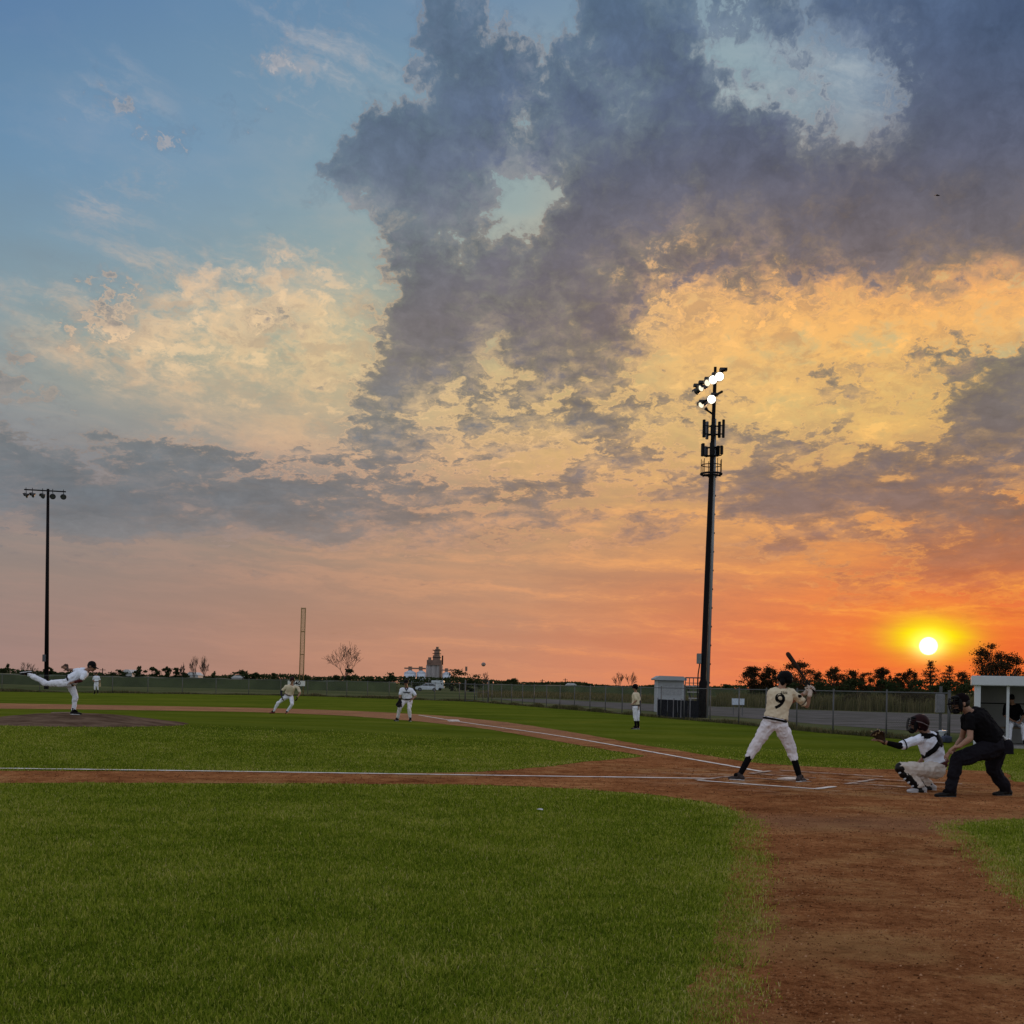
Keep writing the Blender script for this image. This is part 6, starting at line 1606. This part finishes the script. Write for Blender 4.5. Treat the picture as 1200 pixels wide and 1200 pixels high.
def mask(c, bars, pad, hm, hat=True):
    k = []; P_, M, s = c['P'], c['M'], c['s']
    if hat:
        mb = MB().ell(P_(0, -.020, .035), (.108 * s, .125 * s, .112 * s), M, 20, 14).ell(P_(0, -.085, -.010), (.085 * s, .050 * s, .075 * s), M, 14, 10)
        h = link('mask_helmet', remesh(mb, 'mask_helmet', .008, 3), hm, c['body']); k.append(h)
        st = MB()
        for sg in (-1, 1): st.tube([P_(sg * .105, .05, .04), P_(sg * .112, -.03, .03), P_(sg * .095, -.11, .0)], .007, 6)
        st.tube([P_(.0, .10, .095), P_(0, 0, .150), P_(0, -.10, .115)], .006, 6); k.append(st.build('helmet_trim', mat('helm_trim', (.14, .11, .11), .5), h))
    g = MB()
    for z in (.06, .03, .0, -.03, -.06, -.095):
        pp = [P_(.088 * math.sin(t), .062 + .085 * math.cos(t), z) for t in np.linspace(-1.45, 1.45, 11)]; g.tube(pp, .0050, 5)
    for x in (-.07, -.035, .0, .035, .07):
        yy = .062 + .085 * math.sqrt(max(0, 1 - (x / .088) ** 2)); g.tube([P_(x, yy - .01, .075), P_(x, yy + .004, .03), P_(x, yy + .004, -.05), P_(x, yy - .012, -.105)], .0050, 5)
    k.append(g.build('mask_cage', bars, c['body']))
    pd = MB().ell(P_(0, .075, -.095), (.065 * s, .045 * s, .035 * s), M).ell(P_(0, .065, .080), (.085 * s, .045 * s, .025 * s), M)
    for sg in (-1, 1): pd.ell(P_(sg * .082, .045, -.02), (.020 * s, .030 * s, .085 * s), M)
    k.append(link('mask_padding', remesh(pd, 'mask_padding', .009, 2), pad, c['body'])); return k
def catcher_extra(c):
    J = c['J']; k = mask(c, M_GREYM, M_BLACK, M_HELMR)
    hub = lerp(J['pelvis'], J['neck'], .68)
    # harness: cross straps on the back, chest pad in front
    fwd = (J['shL'] - J['shR']).cross(J['neck'] - J['pelvis']).normalized()
    if fwd.x > 0: fwd = -fwd
    up = (J['neck'] - J['pelvis']).normalized(); lat = (J['shL'] - J['shR']).normalized()
    from mathutils.bvhtree import BVHTree
    me = c['jersey'].data; bv = BVHTree.FromPolygons([v.co for v in me.vertices], [tuple(p.vertices) for p in me.polygons])
    ctr = lambda t: lerp(J['pelvis'], J['neck'], t)
    def on(t, ang, off=.012):
        d = (fwd * math.cos(ang) + lat * math.sin(ang)).normalized(); o = ctr(t); h = bv.ray_cast(o + d * .6, -d, 1.0); return (h[0] if h[0] is not None else o + d * .15) + d * off
    def strap(path, w, nm):
        pts_ = [on(t, a) for t, a in path]; vs = []; fs = []
        for i, p in enumerate(pts_):
            d = (pts_[min(i + 1, len(pts_) - 1)] - pts_[max(0, i - 1)]).normalized(); nrm = (p - ctr(path[i][0])); nrm = (nrm - d * nrm.dot(d)).normalized(); sd = d.cross(nrm) * w / 2
            vs += [p - sd - nrm * .02, p + sd - nrm * .02, p + sd + nrm * .004, p - sd + nrm * .004]
        for i in range(len(pts_) - 1):
            a = 4 * i
            for j in range(4): fs.append((a + j, a + (j + 1) % 4, a + 4 + (j + 1) % 4, a + 4 + j))
        fs += [(0, 1, 2, 3), tuple(len(vs) - 4 + j for j in (3, 2, 1, 0))]
        return MB().add(vs, fs).build(nm, M_BLACK, c['jersey'])
    for sg in (1, -1):
        k.append(strap([(.98, sg * .9), (.96, sg * 1.6), (.88, sg * 2.3), (.72, PI * sg)], .078, 'harness_strap'))
        k.append(strap([(.72, PI * sg), (.62, sg * 2.5), (.50, sg * 2.0), (.42, sg * 1.45), (.40, sg * .8)], .068, 'harness_strap'))
    k.append(MB().ell(on(.70, PI, .0), (.085, .035, .10), frame(up, lat)).build('harness_plate', M_BLACK, c['jersey']))
    mb = MB()
    for t, w in ((.28, .11), (.42, .13), (.56, .145), (.70, .15), (.84, .13)): mb.ell(ctr(t) + fwd * .105, (w, .045, .075), frame(up, lat).copy())
    mb2 = MB()
    for t, w in ((.28, .11), (.42, .13), (.56, .145), (.70, .15), (.86, .12)):
        Mx = Matrix((lat, up.cross(lat), up)).transposed(); mb2.ell(ctr(t) + fwd * .095, (w, .050, .075), Mx)
    k.append(link('chest_protector', remesh(mb2, 'chest_protector', .010, 2), M_BLACK, c['body']))
    # shin guards
    for sd in 'LR':
        kn_, an = J['kn' + sd], J['an' + sd]; ax2 = (an - kn_).normalized(); fr = Vector((-1, 0, 0)); fr = (fr - ax2 * fr.dot(ax2)).normalized(); fr = (fr * .8 + Vector((0, -.35 if sd == 'L' else .2, -.25))).normalized()
        mb = MB(); mb.ell(kn_ + fr * .02 - ax2 * .02, (.078, .078, .082)); mb.cap(kn_ + fr * .040 + ax2 * .06, an + fr * .035 - ax2 * .02, .070, .052); mb.ell(an + fr * .06 + ax2 * .02, (.06, .05, .04))
        g = link('shin_guard', remesh(mb, 'shin_guard', .009, 2, .006, 30), mat('guard_black', (.005, .005, .006), .4, spec=.2), c['body']); k.append(g)
        w = MB(); w.tube([lerp(kn_, an, t_) + fr * .088 + Vector((0, 0, .015)) for t_ in (.02, .3, .5, .7)], .012, 5)
        for t in (.02, .30, .50, .70): q = lerp(kn_, an, t); w.ell(q + fr * (.092 if t < .1 else .105) + Vector((0, -.02 if sd == 'L' else .02, .015)), (.022, .028, .014), frame(ax2, fr))
        k.append(w.build('guard_ridges', mat('guard_white', (.42, .43, .46), .5), g))
    k += glove(J['wrL'] + Vector((-.062, -.01, .060)), (-.62, -.2, .62), (-.5, -.85, -.2), c['body'], mat('mitt_dark', (.030, .018, .012), .5, .5, 20), .92, 'catchers_mitt', M_TANL)
    k.append(MB().ell(lerp(J['pelvis'], J['neck'], .06) + Vector((.03, -.14, .01)), (.075, .035, .04)).build('red_cloth', C_MAROON, c['trousers']))
    return k
person('catcher squatting in white jersey with black harness and reaching mitt', J, dict(jersey=C_WHITE, trousers=C_GREYP, head=None, skin=SKIN2, sleeve=.80, cuff=C_BLACK, under=C_BLACK, under_side='L', under_len=.70, s=1.06, belly=1.08, trouser=.92, baggy=1.12, belt=C_MAROON, shoe=mat('shoe_light', (.42, .42, .44), .5), sole=M_SOLE, fine=True, extra=catcher_extra))

# ---------------- umpire
Yu = 16.95
J = mkJ(Yu, dict(head=(1126.0, 824.0, .0), neck=(1135.2, 834.5, .02), shL=(1136.8, 843.0, -.20), shR=(1133.5, 841.0, .22), pelvis=(1167.0, 872.5, .02), hipL=(1164.5, 876.0, -.11), hipR=(1168.5, 875.5, .13),
    knL=(1121.0, 890.5, -.22), anL=(1113.5, 925.5, -.24), knR=(1164.0, 901.5, .18), anR=(1179.5, 927.0, .22), elL=(1136.8, 865.5, -.30), wrL=(1124.5, 874.6, -.30), elR=(1127, 866, .34), wrR=(1116.5, 880, .2),
    face=(-1, -.10, -.14), headup=(-.05, 0, 1), handL=((-.85, .05, -.2), (.0, .0, -1), .8), handR=((-.7, -.2, -.4), (0, 0, -1), .8)))
toe_dir(J, 'L', (-1, -.2, 0)); toe_dir(J, 'R', (-.8, .2, 0)); toe_dir(J, 'R', (.3, -.9, 0)); toe_dir(J, 'R', (-.9, -.3, 0)); ground_feet(J)
def ump_extra(c):
    J = c['J']; k = cap_hat(c['P'], c['M'], 1.10, c['body'], M_HELMR if False else mat('ump_cap', (.006, .003, .004), .9, spec=.05), True)
    k += mask(c, M_GREYM, M_BLACK, None, hat=False)
    q = J['pelvis'] + Vector((.10, -.16, -.02)); mb = MB().ell(q, (.085, .05, .10)).box(q + Vector((0, 0, -.05)), (.15, .08, .10)); k.append(link('ball_bag', remesh(mb, 'ball_bag', .010, 3, .008, 12), C_CHAR, c['body']))
    w = MB().tube([lerp(J['pelvis'], J['neck'], .20) + Vector((.13, -.04, .05)), lerp(J['pelvis'], J['neck'], .10) + Vector((.15, -.05, .035)), J['pelvis'] + Vector((.17, -.06, .05))], [.012, .02, .014], 8); k.append(w.build('white_towel', mat('towel', (.55, .55, .55), .9), c['body']))
    k.append(MB().ell(J['pelvis'] + Vector((.115, -.16, .085)), (.012, .012, .012)).build('steel_clip', mat('clip', (.7, .7, .7), .2, metal=.5), c['body']))
    return k
person('umpire in black shirt and charcoal trousers crouching behind the catcher', J, dict(jersey=C_BLACK, trousers=C_CHAR, head=None, skin=SKIN, s=1.10, sleeve=.42, trouser=.93, baggy=1.30, belly=1.34, sock=C_BLACK, shoe=M_SHOE, sole=mat('ump_sole', (.03, .03, .03), .6), fine=True, extra=ump_extra))

# ---------------- pitcher
Yp = 28.5
J = mkJ(Yp, dict(head=(107.8, 781.0, 0), neck=(101.3, 786.5, .02), shR=(98.8, 790.2, -.16), shL=(98.8, 787.0, .20), pelvis=(80.5, 798.6, .0), hipR=(79.5, 800.2, -.10), hipL=(81.5, 801.0, .10),
    knR=(54.5, 801.2, -.10), anR=(33.5, 790.0, -.08), knL=(88.2, 815.0, .10), anL=(86.2, 836.5, .12), elR=(95.0, 797.5, -.24), wrR=(86.5, 799.5, -.18), elL=(84, 785, .42), wrL=(79.5, 784.5, .30),
    face=(.90, -.15, -.32), headup=(.3, 0, .9), handR=((-.8, .1, -.1), (0, .3, -1), .6), handL=((-.6, 0, .3), (0, -1, 0), .6)))
toe_dir(J, 'L', (1, -.15, 0)); J['toeR'] = J['anR'] + Vector((-.2, 0, .035)); J['footupR'] = Vector((-.25, 0, -1)).normalized() * -1; J['footupR'] = Vector((.15, 0, -.98)); J['foot_hR'] = .06; ground_feet(J, sides='L')
J['anL'].z = TZ(J['anL'].x, J['anL'].y) + .10
def pitch_extra(c):
    J = c['J']; k = []
    k += glove(J['wrL'] + Vector((-.03, 0, .02)), (-.4, .3, .4), (0, -1, .3), c['body'], mat('brown_mitt', (.055, .028, .018), .6), .68, 'fielding_glove')
    return k
person('pitcher in white uniform balanced on one leg after his throw', J, dict(jersey=C_WHITE, trousers=C_PANT, head='cap', hat=M_BLACK, skin=SKIN2, sleeve=.70, under=C_MAROON, under_side='R', under_len=.8, trouser=.93, baggy=1.0, belt=M_BLACK, vox=.013, extra=pitch_extra))

# ---------------- runner on the base path
Yr = 51.5; gy = at(336, 836.5).y; Yr = gy
J = mkJ(Yr, dict(head=(342.6, 796.8, -.12), neck=(341.8, 802.6, -.02), shR=(335.2, 804.5, 0), shL=(349.2, 806.0, 0), pelvis=(338.2, 815.0, .12), hipR=(335.2, 816.6, .10), hipL=(341.2, 816.8, .10),
    knR=(326.0, 823.5, -.05), anR=(320.5, 831.5, .05), knL=(342.3, 825.3, -.15), anL=(336.3, 833.6, .0), elR=(329.4, 810.5, -.02), wrR=(330.4, 816.4, -.12), elL=(351.8, 812.0, -.05), wrL=(348.8, 817.0, -.20),
    face=(.25, -1, -.15), headup=(0, -.1, 1), handR=((.2, -.4, -.8), (1, 0, 0), .7), handL=((-.2, -.4, -.8), (-1, 0, 0), .7)))
toe_dir(J, 'R', (-.7, -.6, 0)); toe_dir(J, 'L', (-.1, -1, 0)); gz = min(J['anR'].z, J['anL'].z) - .085
for sd in 'LR': J['foot_h' + sd] = .083
def run_extra(c):
    J = c['J']; k = []
    mb = MB(); hand_shapes(mb, J['wrL'], J['handL'][0], J['handL'][1], 1.3, .7, -1); k.append(link('batting_glove', remesh(mb, 'batting_glove', .012, 1), M_BLACK, c['body']))
    mb = MB(); hand_shapes(mb, J['wrR'], J['handR'][0], J['handR'][1], 1.3, .7, 1); k.append(link('batting_glove', remesh(mb, 'batting_glove', .012, 1), M_BLACK, c['body']))
    up = (J['neck'] - J['pelvis']).normalized(); ce = lerp(J['pelvis'], J['neck'], .62)
    return k
def stand_on(J):
    """move feet on to the ground under them"""
    for sd in 'LR':
        a = J['an' + sd]; z = TZ(a.x, a.y); dz = z + .085 - a.z; J['an' + sd] = a + Vector((0, 0, dz)); J['toe' + sd] = J['toe' + sd] + Vector((0, 0, dz)); J['foot_h' + sd] = .083
stand_on(J)
person('runner in maroon helmet and cream jersey leading off along the clay', J, dict(jersey=C_CREAM, trousers=C_PANT, head='helmet', hat=M_HELMR, sleeve=.7, under=C_NAVY, under_side='R', under_len=1.0, trouser=.92, belt=C_MAROON, shoe=M_SHOER, sole=M_SHOER, vox=.018, extra=run_extra))

# ---------------- first baseman
J = mkJ(44.8, dict(head=(475.8, 800.0, -.1), neck=(476.4, 805.8, -.02), shR=(470.2, 808.3, 0), shL=(483.0, 808.6, 0), pelvis=(477.2, 820.0, .10), hipR=(473.9, 821.4, .08), hipL=(480.4, 821.4, .08),
    knR=(468.3, 830.0, -.12), anR=(465.8, 841.5, .05), knL=(479.4, 831.0, -.10), anL=(481.0, 842.8, .0), elR=(468.6, 815.0, -.02), wrR=(468.6, 820.8, -.22), elL=(487.0, 815.5, 0), wrL=(483.2, 819.6, -.22),
    face=(-.35, -1, -.1), headup=(0, 0, 1), handR=((0, -.3, -.9), (0, -1, 0), .5), handL=((-.5, -.4, -.3), (0, 0, -1), .8)))
toe_dir(J, 'R', (-.5, -.8, 0)); toe_dir(J, 'L', (-.2, -1, 0)); stand_on(J)
def fb_extra(c):
    J = c['J']; k = glove(J['wrR'] + Vector((0, -.04, -.07)), (0, -.2, -1), (0, -1, 0), c['body'], M_LEATHB, 1.15, 'fielding_glove')
    up = (J['neck'] - J['pelvis']).normalized(); ce = lerp(J['pelvis'], J['neck'], .60)
    # dark band of lettering across the chest, too small to read
    from mathutils.bvhtree import BVHTree
    me = c['jersey'].data; bv = BVHTree.FromPolygons([v.co for v in me.vertices], [tuple(p.vertices) for p in me.polygons]); mb = MB()
    for i in range(8):
        q = ce + Vector(((i - 3.5) * .036, -1, .012 * math.sin(i * 2.1)))
        vs = [q + Vector((a, 0, b)) for a, b in ((-.015, -.028), (.015, -.028), (.015, .028), (-.015, .028))]; hv = [bv.ray_cast(v, Vector((0, 1, 0)), 2)[0] for v in vs]
        if all(h is not None for h in hv): mb.add([h + Vector((0, -.006, 0)) for h in hv], [(0, 1, 2, 3)])
    if mb.v: k.append(mb.build('chest_lettering', C_NAVY, c['jersey']))
    mb = MB().tube([J['neck'] + Vector((-.05, -.10, .0)), lerp(J['neck'], J['pelvis'], .22) + Vector((0, -.135, 0)), J['neck'] + Vector((.06, -.10, 0))], .024, 6); k.append(mb.build('undershirt', C_NAVY, c['jersey']))
    return k
person('fielder in white uniform and dark cap with black glove near first base', J, dict(jersey=C_WHITE, trousers=C_PANTD, head='cap', hat=M_BLACK, skin=SKIN2, sleeve=.75, under=None, trouser=.93, belt=M_BLACK, shoe=M_SHOE, vox=.016, extra=fb_extra))

# ---------------- base coach
Yco = 41.6
J = mkJ(Yco, dict(head=(744.2, 805.8, 0), neck=(745.0, 811.4, .02), shR=(743.2, 814.0, -.15), shL=(747.6, 814.2, .12), pelvis=(745.2, 828.3, .02), hipR=(744.0, 829.4, -.07), hipL=(746.6, 829.4, .08),
    knR=(744.2, 840.2, -.06), anR=(745.2, 852.0, -.05), knL=(747.4, 840.2, .06), anL=(748.2, 852.3, .08), elR=(745.8, 821.0, -.20), wrR=(741.8, 824.6, -.16), elL=(749.8, 821.5, .10), wrL=(748.2, 828.4, -.02),
    face=(-.8, -.5, -.25), headup=(0, 0, 1), handR=((-.7, .1, -.2), (0, 0, -1), .7), handL=((0, -.1, -1), (-1, 0, 0), .4)))
toe_dir(J, 'R', (-.9, -.4, 0)); toe_dir(J, 'L', (-.6, -.8, 0)); stand_on(J)
person('base coach standing on the grass in cream jersey and knee length white trousers', J, dict(s=.88, jersey=C_CREAM, trousers=C_PANT, head='helmet', hat=M_HELM, sleeve=.8, under=C_NAVY, under_side='L', trouser=.34, belt=M_BLACK, sock=C_BLACK, vox=.015, no_eyes=True))
# ---------------- right fielder
Yo = at(112.5, 813.4).y
J = mkJ(Yo, dict(head=(113.0, 789.4, -.02), neck=(112.9, 791.9, 0), shR=(110.0, 793.3, 0), shL=(115.8, 793.3, 0), pelvis=(113.0, 799.6, 0), hipR=(111.7, 800.3, 0), hipL=(114.3, 800.3, 0),
    knR=(111.2, 806.2, -.05), anR=(110.9, 812.2, 0), knL=(114.6, 806.2, -.05), anL=(114.5, 812.2, 0), elR=(109.0, 796.8, .05), wrR=(110.5, 799.0, -.2), elL=(117.0, 796.8, .05), wrL=(117.2, 801.0, -.1),
    face=(.1, -1, -.1), headup=(0, 0, 1), handR=((.5, -.5, 0), (0, 0, -1), .7), handL=((0, 0, -1), (0, -1, 0), .4)))
toe_dir(J, 'R', (-.3, -1, 0)); toe_dir(J, 'L', (.3, -1, 0)); stand_on(J)
person('distant outfielder in white uniform standing upright near the far fence', J, dict(jersey=C_WHITE, trousers=C_PANT, head='cap', hat=M_BLACK, sleeve=.9, trouser=.35, belt=M_BLACK, sock=C_BLACK, vox=.03, no_eyes=True,
   extra=lambda c: glove(c['J']['wrL'] + Vector((0, 0, -.08)), (0, 0, -1), (0, -1, 0), c['body'], M_TANL, 1.1, 'fielding_glove')))
# ---------------- players on the dugout bench
def seated(x, label, seed, jm, tm, fx=-.35):
    o = dp(x, 1.33, 0); r = random.Random(seed); v = lambda a, b, z: o + Vector((a, b, z))
    J = dict(pelvis=v(0, 0, .66), neck=v(fx * .3, -.16, 1.16), head=v(fx * .5, -.26, 1.31), shR=v(-.18 + fx * .3, -.14, 1.10), shL=v(.18 + fx * .3, -.14, 1.10), hipR=v(-.09, -.02, .64), hipL=v(.09, -.02, .64), knR=v(-.16 + fx * .3, -.44, .58), knL=v(.14 + fx * .2, -.46, .58),
             anR=v(-.16 + fx * .35, -.46, .155), anL=v(.14 + fx * .1, -.50, .155), elR=v(-.24 + fx * .3, -.24, .84), elL=v(.24 + fx * .2, -.24, .84), wrR=v(-.08 + fx * .3, -.42, .70), wrL=v(.10 + fx * .2, -.42, .70), face=Vector((fx, -1, -.2)), headup=Vector((0, 0, 1)),
             handR=(Vector((.5, -.6, -.1)), Vector((0, 0, -1)), .7), handL=(Vector((-.5, -.6, -.1)), Vector((0, 0, -1)), .7))
    toe_dir(J, 'L', (fx, -1, 0)); toe_dir(J, 'R', (fx, -1, 0)); J['foot_hL'] = J['foot_hR'] = .083
    person(label, J, dict(jersey=jm, trousers=tm, head='cap', hat=M_BLACK, trouser=.92, belt=M_BLACK, vox=.014, ground=.06, glute=Vector((0, 0, 0))))
seated(1.02, 'player in dark jacket and pale trousers seated on the dugout bench', 1, C_BLACK, C_PANT)
